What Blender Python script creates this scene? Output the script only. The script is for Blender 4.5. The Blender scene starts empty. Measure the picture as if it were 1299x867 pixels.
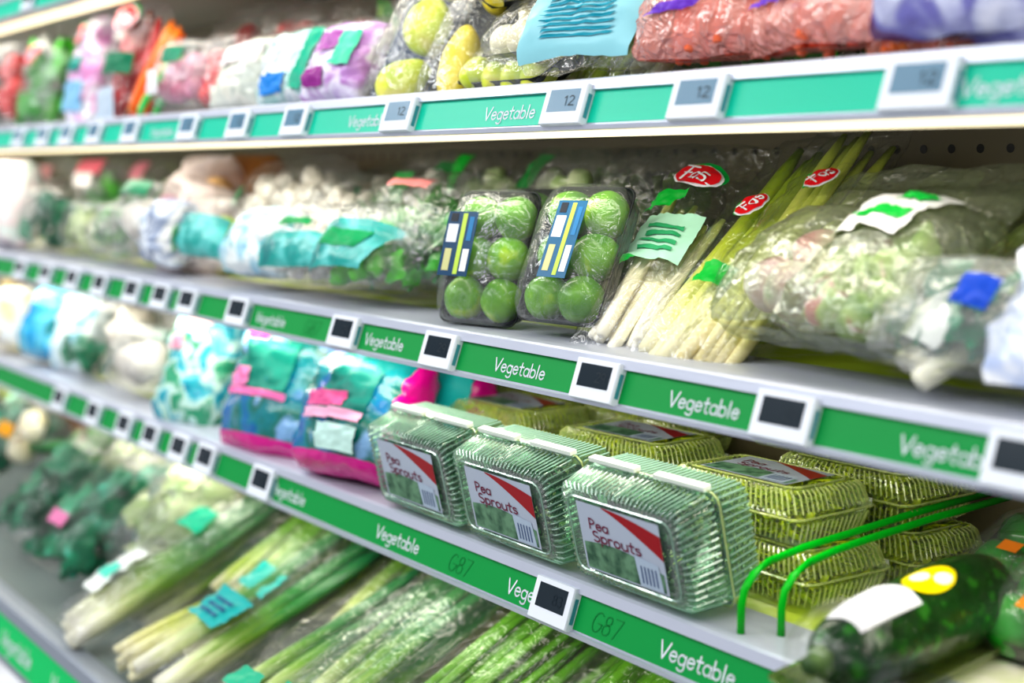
import bpy, math, random
from mathutils import Vector, Matrix, noise, Euler
D = bpy.data; SC = bpy.context.scene; COL = SC.collection
R = math.radians
# ------------------------------------------------------------------ camera
F = 1804.0                                   # focal length in pixels of the 1299 x 867 frame (50 mm)
eX = -Vector((-1283, 220, F)).normalized()
eY = Vector(((F*F+220*220)/1283, 220, F)).normalized()
eZ = -eX.cross(eY)
if eZ.y < 0: eZ = -eZ
CAM = Vector((0, -.97, 1.35))
right = Vector((eX.x, eY.x, eZ.x)); up = Vector((eX.y, eY.y, eZ.y)); fwd = Vector((eX.z, eY.z, eZ.z))
cam = D.objects.new('camera', D.cameras.new('camera')); COL.objects.link(cam)
m = Matrix((right, up, -fwd)).transposed().to_4x4(); m.translation = CAM
cam.matrix_world = m
cam.data.sensor_width = 36; cam.data.lens = F/1299*36
cam.data.clip_start = .02
cam.data.dof.use_dof = True; cam.data.dof.focus_distance = 1.68; cam.data.dof.aperture_fstop = 2.1
SC.camera = cam
# ------------------------------------------------------------------ world, lights, exposure
w = D.worlds.new('store'); SC.world = w; w.use_nodes = True; nt = w.node_tree
tc = nt.nodes.new('ShaderNodeTexCoord'); mp = nt.nodes.new('ShaderNodeMapping'); mp.inputs['Scale'].default_value = (3, 3, 7)
ns = nt.nodes.new('ShaderNodeTexNoise'); ns.inputs['Scale'].default_value = 2.2; ns.inputs['Detail'].default_value = 3
cr = nt.nodes.new('ShaderNodeValToRGB'); el = cr.color_ramp.elements      # the lit store behind the camera: dark shelving, bright goods and lights
el[0].position = .47; el[0].color = (.12, .135, .15, 1); el[1].position = .64; el[1].color = (2.1, 2.15, 2.25, 1)
nt.links.new(tc.outputs['Generated'], mp.inputs[0]); nt.links.new(mp.outputs[0], ns.inputs[0]); nt.links.new(ns.outputs[0], cr.inputs[0])
nt.links.new(cr.outputs[0], nt.nodes['Background'].inputs[0])
nt.nodes['Background'].inputs[1].default_value = .62
SC.view_settings.view_transform = 'Standard'; SC.view_settings.look = 'None'
SC.view_settings.gamma = 1; SC.view_settings.use_curve_mapping = False
SC.view_settings.exposure = 0.0
SC.cycles.sample_clamp_indirect = 4
SC.cycles.transparent_max_bounces = 24
SC.cycles.max_bounces = 7
SC.cycles.caustics_reflective = False; SC.cycles.caustics_refractive = False
def area(name, loc, target, sx, sy, power, color=(1, 1, 1)):
    l = D.lights.new(name, 'AREA'); l.shape = 'RECTANGLE'; l.size = sx; l.size_y = sy; l.energy = power; l.color = color
    o = D.objects.new(name, l); COL.objects.link(o); o.location = loc
    o.rotation_euler = (Vector(target)-Vector(loc)).to_track_quat('-Z', 'Y').to_euler()
area('aisle_ceiling_light', (-1.8, -1.5, 2.75), (-1.6, .1, 1.0), 5.5, .35, 46, (1, .99, .96))
area('far_aisle_ceiling_light', (-3.6, -2.6, 2.9), (-2.2, .1, 1.0), 4.0, .4, 70, (.94, .98, 1))
area('near_aisle_ceiling_light', (.8, -1.6, 2.5), (-1.0, .1, .8), 1.6, .4, 6, (1, .98, .95))

for zl, pw in ((1.676, 2.4), (1.380, 2.3), (1.078, 3.1), (.804, 1.9)):        # light strips under the shelf fronts
    for xl in (-3.5, -1.3):
        area('shelf_light_strip', (xl, .055, zl), (xl, .17, zl-.3), 2.3, .035, pw, (1, .97, .88))

# ------------------------------------------------------------------ helpers
def raydir(px, py):
    c = Vector(((px-649.5)/F, -(py-433.5)/F, 1))
    return Vector((eX.dot(c), eY.dot(c), eZ.dot(c)))
def PX(px, Y, z):                             # world X of the point seen in column px at depth Y and height z
    lo, hi = -9, .6
    for _ in range(50):
        mid = (lo+hi)/2; v = Vector((mid, Y, z))-CAM
        x = 649.5+F*right.dot(v)/fwd.dot(v)
        if x < px: lo = mid
        else: hi = mid
    return (lo+hi)/2
def obj(name, verts, faces, mat, parent=None, smooth=True, me=None):
    if me is None:
        me = D.meshes.new(name); me.from_pydata([tuple(v) for v in verts], [], faces); me.update()
        if mat: me.materials.append(mat)
        if smooth: me.polygons.foreach_set('use_smooth', [True]*len(me.polygons))
    o = D.objects.new(name, me); COL.objects.link(o)
    if parent: o.parent = parent
    return o
class MB:
    def __init__(s): s.v = []; s.f = []
    def add(s, v, f):
        n = len(s.v); s.v += [Vector(a) for a in v]; s.f += [tuple(i+n for i in q) for q in f]
    def box(s, x0, x1, y0, y1, z0, z1, M=None):
        v = [Vector(p) for p in ((x0,y0,z0),(x1,y0,z0),(x1,y1,z0),(x0,y1,z0),(x0,y0,z1),(x1,y0,z1),(x1,y1,z1),(x0,y1,z1))]
        if M: v = [M @ p for p in v]
        s.add(v, [(0,3,2,1),(4,5,6,7),(0,1,5,4),(1,2,6,5),(2,3,7,6),(3,0,4,7)])
    def tube(s, pts, rad, n=8, flat=1.0, caps=True):
        pts = [Vector(p) for p in pts]; rings = []
        for i, p in enumerate(pts):
            t = (pts[min(i+1, len(pts)-1)]-pts[max(i-1, 0)]).normalized()
            a = t.cross(Vector((0, 1, .01))).normalized() if abs(t.y) < .95 else t.cross(Vector((1, 0, 0))).normalized()
            b = t.cross(a); r = rad[i] if hasattr(rad, '__len__') else rad
            fl = flat[i] if hasattr(flat, '__len__') else flat
            rings.append([p+a*math.cos(2*math.pi*k/n)*r+b*math.sin(2*math.pi*k/n)*r*fl for k in range(n)])
        v = [q for r_ in rings for q in r_]; f = []
        for i in range(len(pts)-1):
            for k in range(n):
                k2 = (k+1) % n; f.append((i*n+k, i*n+k2, (i+1)*n+k2, (i+1)*n+k))
        if caps: f.append(tuple(range(n))[::-1]); f.append(tuple((len(pts)-1)*n+k for k in range(n)))
        s.add(v, f)
    def build(s, name, mat, parent=None, smooth=True): return obj(name, s.v, s.f, mat, parent, smooth)
def empty(name, loc=(0, 0, 0), rot=(0, 0, 0)):
    o = D.objects.new(name, None); COL.objects.link(o); o.location = loc; o.rotation_euler = rot; o.empty_display_size = .05
    return o
def tag(o, label, cat, group=None, kind=None):
    o['label'] = label
    if cat: o['category'] = cat
    if group: o['group'] = group
    if kind: o['kind'] = kind
    return o
def copy_tree(o, parent=None):
    c = o.copy(); COL.objects.link(c); c.parent = parent
    if parent: c.matrix_parent_inverse = o.matrix_parent_inverse
    for ch in list(o.children): copy_tree(ch, c)
    return c
# ------------------------------------------------------------------ materials
MC = {}
def rgb(h):
    h = h.lstrip('#'); c = [int(h[i:i+2], 16)/255 for i in (0, 2, 4)]
    return tuple((x/12.92 if x <= .04045 else ((x+.055)/1.055)**2.4) for x in c)+(1,)
def nodes(name):
    m_ = D.materials.new(name); m_.use_nodes = True; nt = m_.node_tree
    return m_, nt, nt.nodes['Principled BSDF']
def ramp(nt, stops, interp='LINEAR'):
    r = nt.nodes.new('ShaderNodeValToRGB'); e = r.color_ramp.elements; r.color_ramp.interpolation = interp
    while len(e) < len(stops): e.new(.5)
    for el, (p, c) in zip(e, stops): el.position = p; el.color = rgb(c) if isinstance(c, str) else c
    return r
def plain(c, rough=.5, metal=0, name=None):
    k = ('p', c, rough, metal)
    if k not in MC:
        m_, nt, b = nodes(name or 'plain_'+c.strip('#')); b.inputs['Base Color'].default_value = rgb(c)
        b.inputs['Roughness'].default_value = rough; b.inputs['Metallic'].default_value = metal; b.inputs['Specular IOR Level'].default_value = .12
        n = nt.nodes.new('ShaderNodeTexNoise'); n.inputs['Scale'].default_value = 60
        mr = nt.nodes.new('ShaderNodeMapRange'); mr.inputs[3].default_value = rough*.85; mr.inputs[4].default_value = min(1, rough*1.15)
        nt.links.new(n.outputs[0], mr.inputs[0]); nt.links.new(mr.outputs[0], b.inputs['Roughness'])
        MC[k] = m_
    return MC[k]
def veg(c1, c2, scale=25, rough=.38, c3=None, bump=.0):
    k = ('v', c1, c2, scale, rough, c3, bump)
    if k not in MC:
        m_, nt, b = nodes('veg_'+c1.strip('#')); L = nt.links.new
        tc = nt.nodes.new('ShaderNodeTexCoord'); n = nt.nodes.new('ShaderNodeTexNoise')
        n.inputs['Scale'].default_value = scale; n.inputs['Detail'].default_value = 3
        oi = nt.nodes.new('ShaderNodeObjectInfo'); mx = nt.nodes.new('ShaderNodeMath'); mx.operation = 'MULTIPLY_ADD'
        mx.inputs[1].default_value = .12; L(oi.outputs['Random'], mx.inputs[0]); L(n.outputs[0], mx.inputs[2])
        r = ramp(nt, [(.42, c1), (.68, c2)]+([(.75, c3)] if c3 else []))
        b.inputs['Specular IOR Level'].default_value = .35
        L(tc.outputs['Object'], n.inputs[0]); L(mx.outputs[0], r.inputs[0]); L(r.outputs[0], b.inputs['Base Color'])
        b.inputs['Roughness'].default_value = rough
        if bump:
            bp = nt.nodes.new('ShaderNodeBump'); bp.inputs['Strength'].default_value = bump; bp.inputs['Distance'].default_value = .003
            n2 = nt.nodes.new('ShaderNodeTexNoise'); n2.inputs['Scale'].default_value = scale*6; L(tc.outputs['Object'], n2.inputs[0])
            L(n2.outputs[0], bp.inputs['Height']); L(bp.outputs[0], b.inputs['Normal'])
        MC[k] = m_
    return MC[k]
def grad(stops, rough=.35, streak=.12):
    k = ('g', tuple(stops), rough)
    if k not in MC:
        m_, nt, b = nodes('stalk'); L = nt.links.new
        tc = nt.nodes.new('ShaderNodeTexCoord'); sx = nt.nodes.new('ShaderNodeSeparateXYZ')
        n = nt.nodes.new('ShaderNodeTexNoise'); n.inputs['Scale'].default_value = 10
        mp = nt.nodes.new('ShaderNodeMapping'); mp.inputs['Scale'].default_value = (30, 30, 1.5)
        L(tc.outputs['Object'], mp.inputs[0]); L(mp.outputs[0], n.inputs[0])
        ad = nt.nodes.new('ShaderNodeMath'); ad.operation = 'MULTIPLY_ADD'; ad.inputs[1].default_value = streak*3
        sb = nt.nodes.new('ShaderNodeMath'); sb.operation = 'SUBTRACT'; sb.inputs[1].default_value = .5
        L(n.outputs[0], sb.inputs[0]); L(sb.outputs[0], ad.inputs[0])
        L(tc.outputs['Generated'], sx.inputs[0]); L(sx.outputs[2], ad.inputs[2])
        r = ramp(nt, stops); L(ad.outputs[0], r.inputs[0]); L(r.outputs[0], b.inputs['Base Color'])
        b.inputs['Roughness'].default_value = rough
        MC[k] = m_
    return MC[k]
def film(tint='#ffffff', haze=.10, gloss=.16, crinkle=.8, hz='#f2f6f4'):
    k = ('f', tint, haze, gloss, crinkle, hz)
    if k not in MC:
        m_ = D.materials.new('clear_film'); m_.use_nodes = True; nt = m_.node_tree; L = nt.links.new
        nt.nodes.remove(nt.nodes['Principled BSDF']); out = nt.nodes['Material Output']
        tr = nt.nodes.new('ShaderNodeBsdfTransparent'); tr.inputs[0].default_value = rgb(tint)
        gl = nt.nodes.new('ShaderNodeBsdfGlossy'); gl.inputs['Roughness'].default_value = .09
        df = nt.nodes.new('ShaderNodeBsdfDiffuse'); df.inputs[0].default_value = rgb(hz)
        tc = nt.nodes.new('ShaderNodeTexCoord'); n = nt.nodes.new('ShaderNodeTexNoise'); n.inputs['Scale'].default_value = 38
        n.inputs['Detail'].default_value = 3; n.inputs['Distortion'].default_value = 1.2
        L(tc.outputs['Object'], n.inputs[0])
        bp = nt.nodes.new('ShaderNodeBump'); bp.inputs['Strength'].default_value = crinkle; bp.inputs['Distance'].default_value = .012
        L(n.outputs[0], bp.inputs['Height'])
        for q in (gl, df): L(bp.outputs[0], q.inputs['Normal'])
        m1 = nt.nodes.new('ShaderNodeMixShader'); m1.inputs[0].default_value = haze
        L(tr.outputs[0], m1.inputs[1]); L(df.outputs[0], m1.inputs[2])
        lw = nt.nodes.new('ShaderNodeLayerWeight'); lw.inputs[0].default_value = .22; L(bp.outputs[0], lw.inputs['Normal'])
        mr = nt.nodes.new('ShaderNodeMapRange'); mr.inputs[3].default_value = gloss*.1; mr.inputs[4].default_value = min(.9, gloss*2.8)
        L(lw.outputs['Facing'], mr.inputs[0])
        m2 = nt.nodes.new('ShaderNodeMixShader'); L(mr.outputs[0], m2.inputs[0]); L(m1.outputs[0], m2.inputs[1]); L(gl.outputs[0], m2.inputs[2])
        L(m2.outputs[0], out.inputs[0]); MC[k] = m_
    return MC[k]
def printed(cols, scale=14, rough=.22, edge=None):
    """glossy printed plastic with blotches of several inks, or of painted fold shading; edge = ink of the seams"""
    k = ('pr', tuple(cols), scale, rough, edge)
    if k not in MC:
        m_, nt, b = nodes('printed_plastic'); L = nt.links.new
        tc = nt.nodes.new('ShaderNodeTexCoord'); n = nt.nodes.new('ShaderNodeTexNoise')
        n.inputs['Scale'].default_value = scale; n.inputs['Detail'].default_value = 1.5; n.inputs['Distortion'].default_value = .8
        L(tc.outputs['Object'], n.inputs[0])
        N = len(cols); r = ramp(nt, [(.3+.42*i/N, c) for i, c in enumerate(cols)], 'EASE'); L(n.outputs[0], r.inputs[0])
        last = r.outputs[0]
        if edge:
            sx = nt.nodes.new('ShaderNodeSeparateXYZ'); L(tc.outputs['Generated'], sx.inputs[0])
            a = nt.nodes.new('ShaderNodeMath'); a.operation = 'LESS_THAN'; a.inputs[1].default_value = .12; L(sx.outputs[2], a.inputs[0])
            c = nt.nodes.new('ShaderNodeMath'); c.operation = 'GREATER_THAN'; c.inputs[1].default_value = .93; L(sx.outputs[0], c.inputs[0])
            c2 = nt.nodes.new('ShaderNodeMath'); c2.operation = 'GREATER_THAN'; c2.inputs[1].default_value = .94; L(sx.outputs[2], c2.inputs[0])
            s1 = nt.nodes.new('ShaderNodeMath'); s1.operation = 'MAXIMUM'; L(a.outputs[0], s1.inputs[0]); L(c.outputs[0], s1.inputs[1])
            s2 = nt.nodes.new('ShaderNodeMath'); s2.operation = 'MAXIMUM'; L(s1.outputs[0], s2.inputs[0]); L(c2.outputs[0], s2.inputs[1])
            mx = nt.nodes.new('ShaderNodeMix'); mx.data_type = 'RGBA'; L(s2.outputs[0], mx.inputs[0]); L(last, mx.inputs[6]); mx.inputs[7].default_value = rgb(edge)
            last = mx.outputs[2]
        L(last, b.inputs['Base Color']); b.inputs['Roughness'].default_value = rough
        bp = nt.nodes.new('ShaderNodeBump'); bp.inputs['Strength'].default_value = .45; bp.inputs['Distance'].default_value = .01
        n2 = nt.nodes.new('ShaderNodeTexNoise'); n2.inputs['Scale'].default_value = 34; n2.inputs['Distortion'].default_value = 1
        L(tc.outputs['Object'], n2.inputs[0]); L(n2.outputs[0], bp.inputs['Height']); L(bp.outputs[0], b.inputs['Normal'])
        MC[k] = m_
    return MC[k]
def emit(c, s):
    m_ = D.materials.new('lamp_diffuser'); m_.use_nodes = True; b = m_.node_tree.nodes['Principled BSDF']
    b.inputs['Base Color'].default_value = rgb(c); b.inputs['Emission Color'].default_value = rgb(c); b.inputs['Emission Strength'].default_value = s
    return m_
def metal(c, rough, brushed=True):
    m_, nt, b = nodes('brushed_metal'); L = nt.links.new
    b.inputs['Base Color'].default_value = rgb(c); b.inputs['Metallic'].default_value = .35; b.inputs['Roughness'].default_value = rough
    tc = nt.nodes.new('ShaderNodeTexCoord'); mp = nt.nodes.new('ShaderNodeMapping'); mp.inputs['Scale'].default_value = (3, 90, 90)
    n = nt.nodes.new('ShaderNodeTexNoise'); n.inputs['Scale'].default_value = 4
    L(tc.outputs['Object'], mp.inputs[0]); L(mp.outputs[0], n.inputs[0])
    mr = nt.nodes.new('ShaderNodeMapRange'); mr.inputs[3].default_value = rough*.7; mr.inputs[4].default_value = rough*1.4
    L(n.outputs[0], mr.inputs[0]); L(mr.outputs[0], b.inputs['Roughness'])
    return m_
CLEAR = film(haze=.008, gloss=.17); HAZY = film(haze=.03, gloss=.2); MILKY = film(haze=.13, gloss=.22)
RIB_D = film('#cfeedd', .38, .34, .1, '#b8dccb'); RIB_Y = film('#fbffe0', .34, .3, .1, '#e4f09a')
DF = film(haze=.006, gloss=.09)
SHELL_Y = film('#fbfff0', .03, .2, .15, '#eef4dc')
TEALI = printed(('#047a7a', '#12a098', '#58c4c0'), 16, .3)
GREENF = film('#d8f5d8', .12, .2)
SHELL_D = film('#dff5e8', .09, .26, .15, '#e4f2ea')
WHITE = plain('#e6ebf5', .4); PAPER = plain('#f3f1f3', .7); BLACK = plain('#0c0d0f', .3)
RAIL = metal('#c2c7d8', .34); RED = plain('#d8101c', .35); GREEN = plain('#00a03c', .4); TEALP = plain('#10b0a0', .35)
# ------------------------------------------------------------------ stroke lettering
def arc(cx, cy, rx, ry, a0, a1, n=9): return [(cx+rx*math.cos(R(a0+(a1-a0)*i/n)), cy+ry*math.sin(R(a0+(a1-a0)*i/n))) for i in range(n+1)]
GL = {
 'V': (.62, [[(.02, 1), (.26, 0), (.6, 1.02)]]),
 'e': (.52, [[(.06, .34), (.44, .38)]+arc(.25, .33, .2, .3, 15, 330, 12)]),
 'g': (.54, [arc(.25, .33, .2, .29, 45, 360, 12), [(.46, .6), (.45, -.12)]+arc(.25, -.12, .2, .2, 0, -150, 7)]),
 't': (.42, [[(.2, .95), (.17, .2)]+arc(.3, .17, .13, .15, 180, 290, 5), [(.03, .63), (.38, .66)]]),
 'a': (.54, [arc(.25, .32, .2, .3, 50, 360, 12), [(.46, .6), (.46, .02)]]),
 'b': (.54, [[(.06, 1.02), (.06, .02)], arc(.26, .32, .2, .3, 180, -180, 13)]),
 'l': (.24, [[(.1, 1.02), (.1, .02)]]),
 'F': (.6, [[(.2, 0), (.25, 1)], [(.02, .95), (.65, 1)], [(.12, .5), (.5, .54)]]),
 's': (.46, [arc(.23, .47, .16, .15, 50, 270, 8)+arc(.23, .17, .17, .16, 90, -140, 8)]),
 'P': (.56, [[(.08, 0), (.08, 1)]+arc(.1, .74, .38, .27, 90, -90, 9)]),
 'S': (.56, [arc(.27, .74, .2, .24, 50, 270, 9)+arc(.27, .26, .22, .26, 90, -140, 9)]),
 'p': (.54, [[(.06, .62), (.06, -.35)], arc(.26, .32, .2, .3, 180, -180, 13)]),
 'r': (.4, [[(.06, .62), (.06, 0)], [(.06, .42)]+arc(.23, .42, .17, .2, 180, 50, 5)]),
 'o': (.52, [arc(.24, .32, .2, .3, 0, 360, 14)]),
 'u': (.54, [[(.06, .62)]+arc(.25, .24, .19, .24, 180, 360, 8)+[(.44, .62)], [(.44, .62), (.46, 0)]]),
 'G': (.66, [arc(.33, .5, .28, .5, 50, 345, 14)+[(.62, .45), (.36, .45)]]),
 '8': (.58, [arc(.27, .75, .18, .22, -90, 270, 12), arc(.27, .27, .22, .26, 90, 450, 12)]),
 '7': (.54, [[(.04, .98), (.5, .98), (.2, 0)]]),
 '3': (.54, [arc(.23, .75, .2, .23, 140, -90, 9)+arc(.23, .27, .23, .26, 90, -140, 9)]),
 '2': (.54, [arc(.25, .74, .2, .25, 150, -20, 7)+[(.05, 0), (.5, 0)]]),
 '9': (.54, [arc(.25, .7, .2, .28, 0, 360, 12), [(.45, .7), (.38, 0)]]),
 '1': (.34, [[(.02, .8), (.17, 1), (.17, 0)]]),
 '.': (.2, [[(.08, 0), (.09, .02)]]),
 ' ': (.3, []),
}
def lettering(text, h, width, mapf, mat, parent, thick=.11, name='lettering', shear=.0):
    """flat marker-style strokes; mapf(x, z) -> 3D; centred on 0"""
    tot = sum(GL[c][0] for c in text); k = width/tot; mb = MB(); x = -width/2; t = thick*h/2
    for c in text:
        for st in GL[c][1]:
            P = [(x+p[0]*k+shear*p[1]*h, p[1]*h-h/2) for p in st]
            for a, b in zip(P, P[1:]):
                dx, dz = b[0]-a[0], b[1]-a[1]; L_ = math.hypot(dx, dz) or 1e-6; nx, nz = -dz/L_*t, dx/L_*t
                mb.add([mapf(a[0]+nx, a[1]+nz), mapf(a[0]-nx, a[1]-nz), mapf(b[0]-nx, b[1]-nz), mapf(b[0]+nx, b[1]+nz)], [(0, 1, 2, 3)])
            for p in P[::1]:
                mb.add([mapf(p[0]+t*math.cos(i*math.pi/3), p[1]+t*math.sin(i*math.pi/3)) for i in range(6)], [tuple(range(6))])
        x += GL[c][0]*k
    return mb.build(name, mat, parent, False)
# ------------------------------------------------------------------ the cabinet
XL, XR, YB = -5.2, -.15, .45
OLIVE = veg('#5a523c', '#665e44', 3, .5)
def back_wall():
    mb = MB(); mb.box(XL, XR, YB, YB+.03, .3, 2.2); o = mb.build('wall_back', OLIVE, None, False); o['kind'] = 'structure'
    h = MB()
    for zr in (1.373,):
        x = -3.6
        while x < -.4:
            h.add([(x+.0055*math.cos(a*math.pi/6), YB-.0008, zr+.0055*math.sin(a*math.pi/6)) for a in range(12)], [tuple(range(12))[::-1]]); x += .041
    h.build('punched_holes', BLACK, o, False)
    s = MB()
    x = -3.5
    while x < -.9: s.box(x, x+.11, YB-.0012, YB, 1.295, 1.345); x += .46
    s.build('air_slot', BLACK, o, False)
back_wall()
mb = MB(); mb.box(XL-.04, XL, -.3, YB+.03, .3, 2.2); o = mb.build('wall_left', plain('#e9e6da', .5), None, False); o['kind'] = 'structure'
LEAN = math.tan(R(19))
def rail_profile(h, lip):      # (Y, Z) outline of the price rail, front first
    k = h/.056
    return [(.030, 0), (-.004, 0), (-.005, .005*k), (.000, .0055*k), (.0005, .007*k), (.0005+.036*k*LEAN, .042*k), (.0005+.036*k*LEAN-.006, .0435*k),
            (.048*k*LEAN-.007, .054*k), (.055*k*LEAN-.006, h), (.055*k*LEAN+.004, h+.0008), (lip, h-.001), (lip, h-.012), (.03, h-.014)]
def shelf(name, z0, Y0, label, strip, texts, marks, deck_y1=YB-.002, h=.056, lip=.075, lamp=True, liner=None, deckc='#b8b7ac', railm=None):
    root = empty(name, (0, Y0, z0)); tag(root, label, 'shelf')
    pr = rail_profile(h, lip); n = len(pr)
    v = [(XL, y, z) for y, z in pr]+[(XR, y, z) for y, z in pr]
    f = [(i, (i+1) % n, n+(i+1) % n, n+i) for i in range(n)]+[tuple(range(n))[::-1], tuple(range(n, 2*n))]
    obj('price_rail', v, f, railm or RAIL, root, False)
    k = h/.056
    a, b = pr[4], pr[5]
    obj('label_strip', [(XL, a[0]-.0008, a[1]), (XR, a[0]-.0008, a[1]), (XR, b[0]-.0008, b[1]), (XL, b[0]-.0008, b[1])], [(0, 1, 2, 3)], strip, root, False)
    def mf(x0):
        def g(x, z):
            t = .45+z/(.036*k); return (x0+x, a[0]+(b[0]-a[0])*t-.0014, a[1]+(b[1]-a[1])*t)
        return g
    for x in texts: lettering('Vegetable', .0155*k, .104*k, mf(x), WHITE, root, .13)
    for x in marks:
        lettering('G87', .022, .05, mf(x), plain('#007a34', .6), root, .07, 'pen_mark', .2)
    dk = MB(); dk.box(XL, XR, .028, deck_y1-Y0, .006, h-.0135)
    dk.build('deck', plain(deckc, .45), root, False)
    if liner:
        l = MB(); l.box(XL, XR, lip+.001, deck_y1-Y0-.002, h-.0135, h-.004); l.build('liner', liner, root, False)
    if lamp:
        l = MB(); l.box(XL, XR, .035, .075, -.006, .0055); l.build('lamp', LAMP, root, False)
    return root
LAMP = emit('#ffeec4', 1.7)
MAT_LINER = veg('#b9cf3a', '#f3efdc', 9, .7)
COOL_LIT_STRIP = plain('#00c09c', .32, name='cool_lit_green_print'); GREEN_STRIP = plain('#008f3e', .45, name='green_print'); LIME_STRIP = plain('#00bf62', .45, name='bright_green_print')  # upper strips: cool light on the green print put into its teal colour
ZZ, ZA, ZB, ZC, ZD = 1.688, 1.392, 1.090, .816, .41
shelf('refrigerated_shelf', ZZ, 0, 'highest shelf of the chiller, only its rail seen in the upper left corner', COOL_LIT_STRIP, [-3.6, -2.6], [])
shelf('refrigerated_shelf', ZA, 0, 'upper chiller shelf with a teal rail under pears and carrot bags', COOL_LIT_STRIP, [-2.47, -1.725, -1.385, -.695], [])
shelf('refrigerated_shelf', ZB, 0, 'middle chiller shelf with a green rail under the lime packs', GREEN_STRIP, [-2.04, -1.685, -1.365, -1.045, -.745], [-1.9], lip=.14, liner=MAT_LINER)
shelf('refrigerated_shelf', ZC, 0, 'lower chiller shelf with a green rail under the plastic sprout boxes', GREEN_STRIP, [-1.99, -1.655, -1.333, -1.05], [-1.5, -1.2], h=.062, lip=.10, liner=MAT_LINER)
shelf('refrigerated_shelf', ZD, -.25, 'bottom chiller deck with a bright green rail under the leeks', LIME_STRIP, [-2.65, -2.35], [], h=.10, lip=.06, railm=metal('#8f97a4', .4), lamp=False, deckc='#76817f')
DECK = {'A': ZA+.056, 'B': ZB+.056, 'C': ZC+.062, 'D': ZD+.10, 'Z': ZZ+.056}
INS = {'A': .012, 'B': .004, 'C': .004, 'D': .012, 'Z': .012}     # deck lies a little below the lip
# electronic price tags
def make_tag(lcd, digits):
    root = empty('price_tag'); W, H, T = .074, .047, .012
    mb = MB()
    loop = [(-W/2, 0), (W/2, 0), (W/2, H), (-W/2, H)]
    fr = [(x*.97, -T, z*.96+.001) for x, z in loop]; md = [(x, -T+.002, z) for x, z in loop]; bk = [(x, 0, z) for x, z in loop]
    mb.add(fr+md+bk, [(0, 1, 2, 3)]+[(4+i, 4+(i+1) % 4, (i+1) % 4, i) for i in range(4)]+[(8+i, 8+(i+1) % 4, 4+(i+1) % 4, 4+i) for i in range(4)])
    mb.build('body', WHITE, root, False)
    s = MB(); s.box(-.027, .027, -T-.0004, -T+.001, .0145, .041); sc = s.build('screen', lcd, root, False)
    lettering(digits, .011, .019, lambda x, z: (x+.012, -T-.0008, .027+z), plain('#12202a', .4), sc, .13, 'digits')
    s = MB(); s.box(W/2-.0002, W/2+.0006, -.008, -.003, .008, .036); s.build('side_clip', plain('#3f8f9c', .4), root, False)
    return root
LCD_D = plain('#1c2730', .2); LCD_LIT = plain('#5a7f98', .2)  # second screen is a lit copy, bright reflection put into its colour
def ordn(i): return ['first', 'second', 'third', 'fourth', 'fifth', 'sixth', 'seventh', 'eighth', 'ninth', 'tenth', 'eleventh', 'twelfth', 'thirteenth', 'fourteenth', 'fifteenth'][i]
for nm, z0, Y0, k, xs, lcd, dg, lab in (
    ('A', ZA, 0, 1, [-.785, -1.055, -1.27, -1.63, -1.93, -2.13, -2.335, -2.61, -2.81, -2.98, -3.14, -3.32], LCD_LIT, '12', 'on the teal rail below the pear trays'),
    ('B', ZB, 0, 1, [-.668, -.93, -1.212, -1.535, -1.79, -2.15, -2.36, -2.485, -2.63, -2.81, -2.98, -3.16, -3.35], LCD_D, '29', 'on the green rail below the limes'),
    ('C', ZC, 0, 1.1, [-1.29, -2.075, -2.30, -2.42, -2.56, -2.7, -2.88, -3.1], LCD_D, '83', 'on the green rail below the sprout boxes'),
    ('Z', ZZ, 0, 1, [-3.2], LCD_D, '21', '')):
    proto = make_tag(lcd, dg)
    for i, x in enumerate(xs):
        t = proto if i == 0 else copy_tree(proto)
        t.location = (x, Y0-.001, z0+.003); t.rotation_euler = (-R(19), 0, 0); t.scale = (1, 1, .98*k)
        lb = 'white electronic price tag, %s from the right %s' % (ordn(i), lab) if lab else 'white electronic price tag in the top left corner on the highest rail'
        tag(t, lb, 'price tag', 'electronic price tags '+lab if lab else None)

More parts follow.
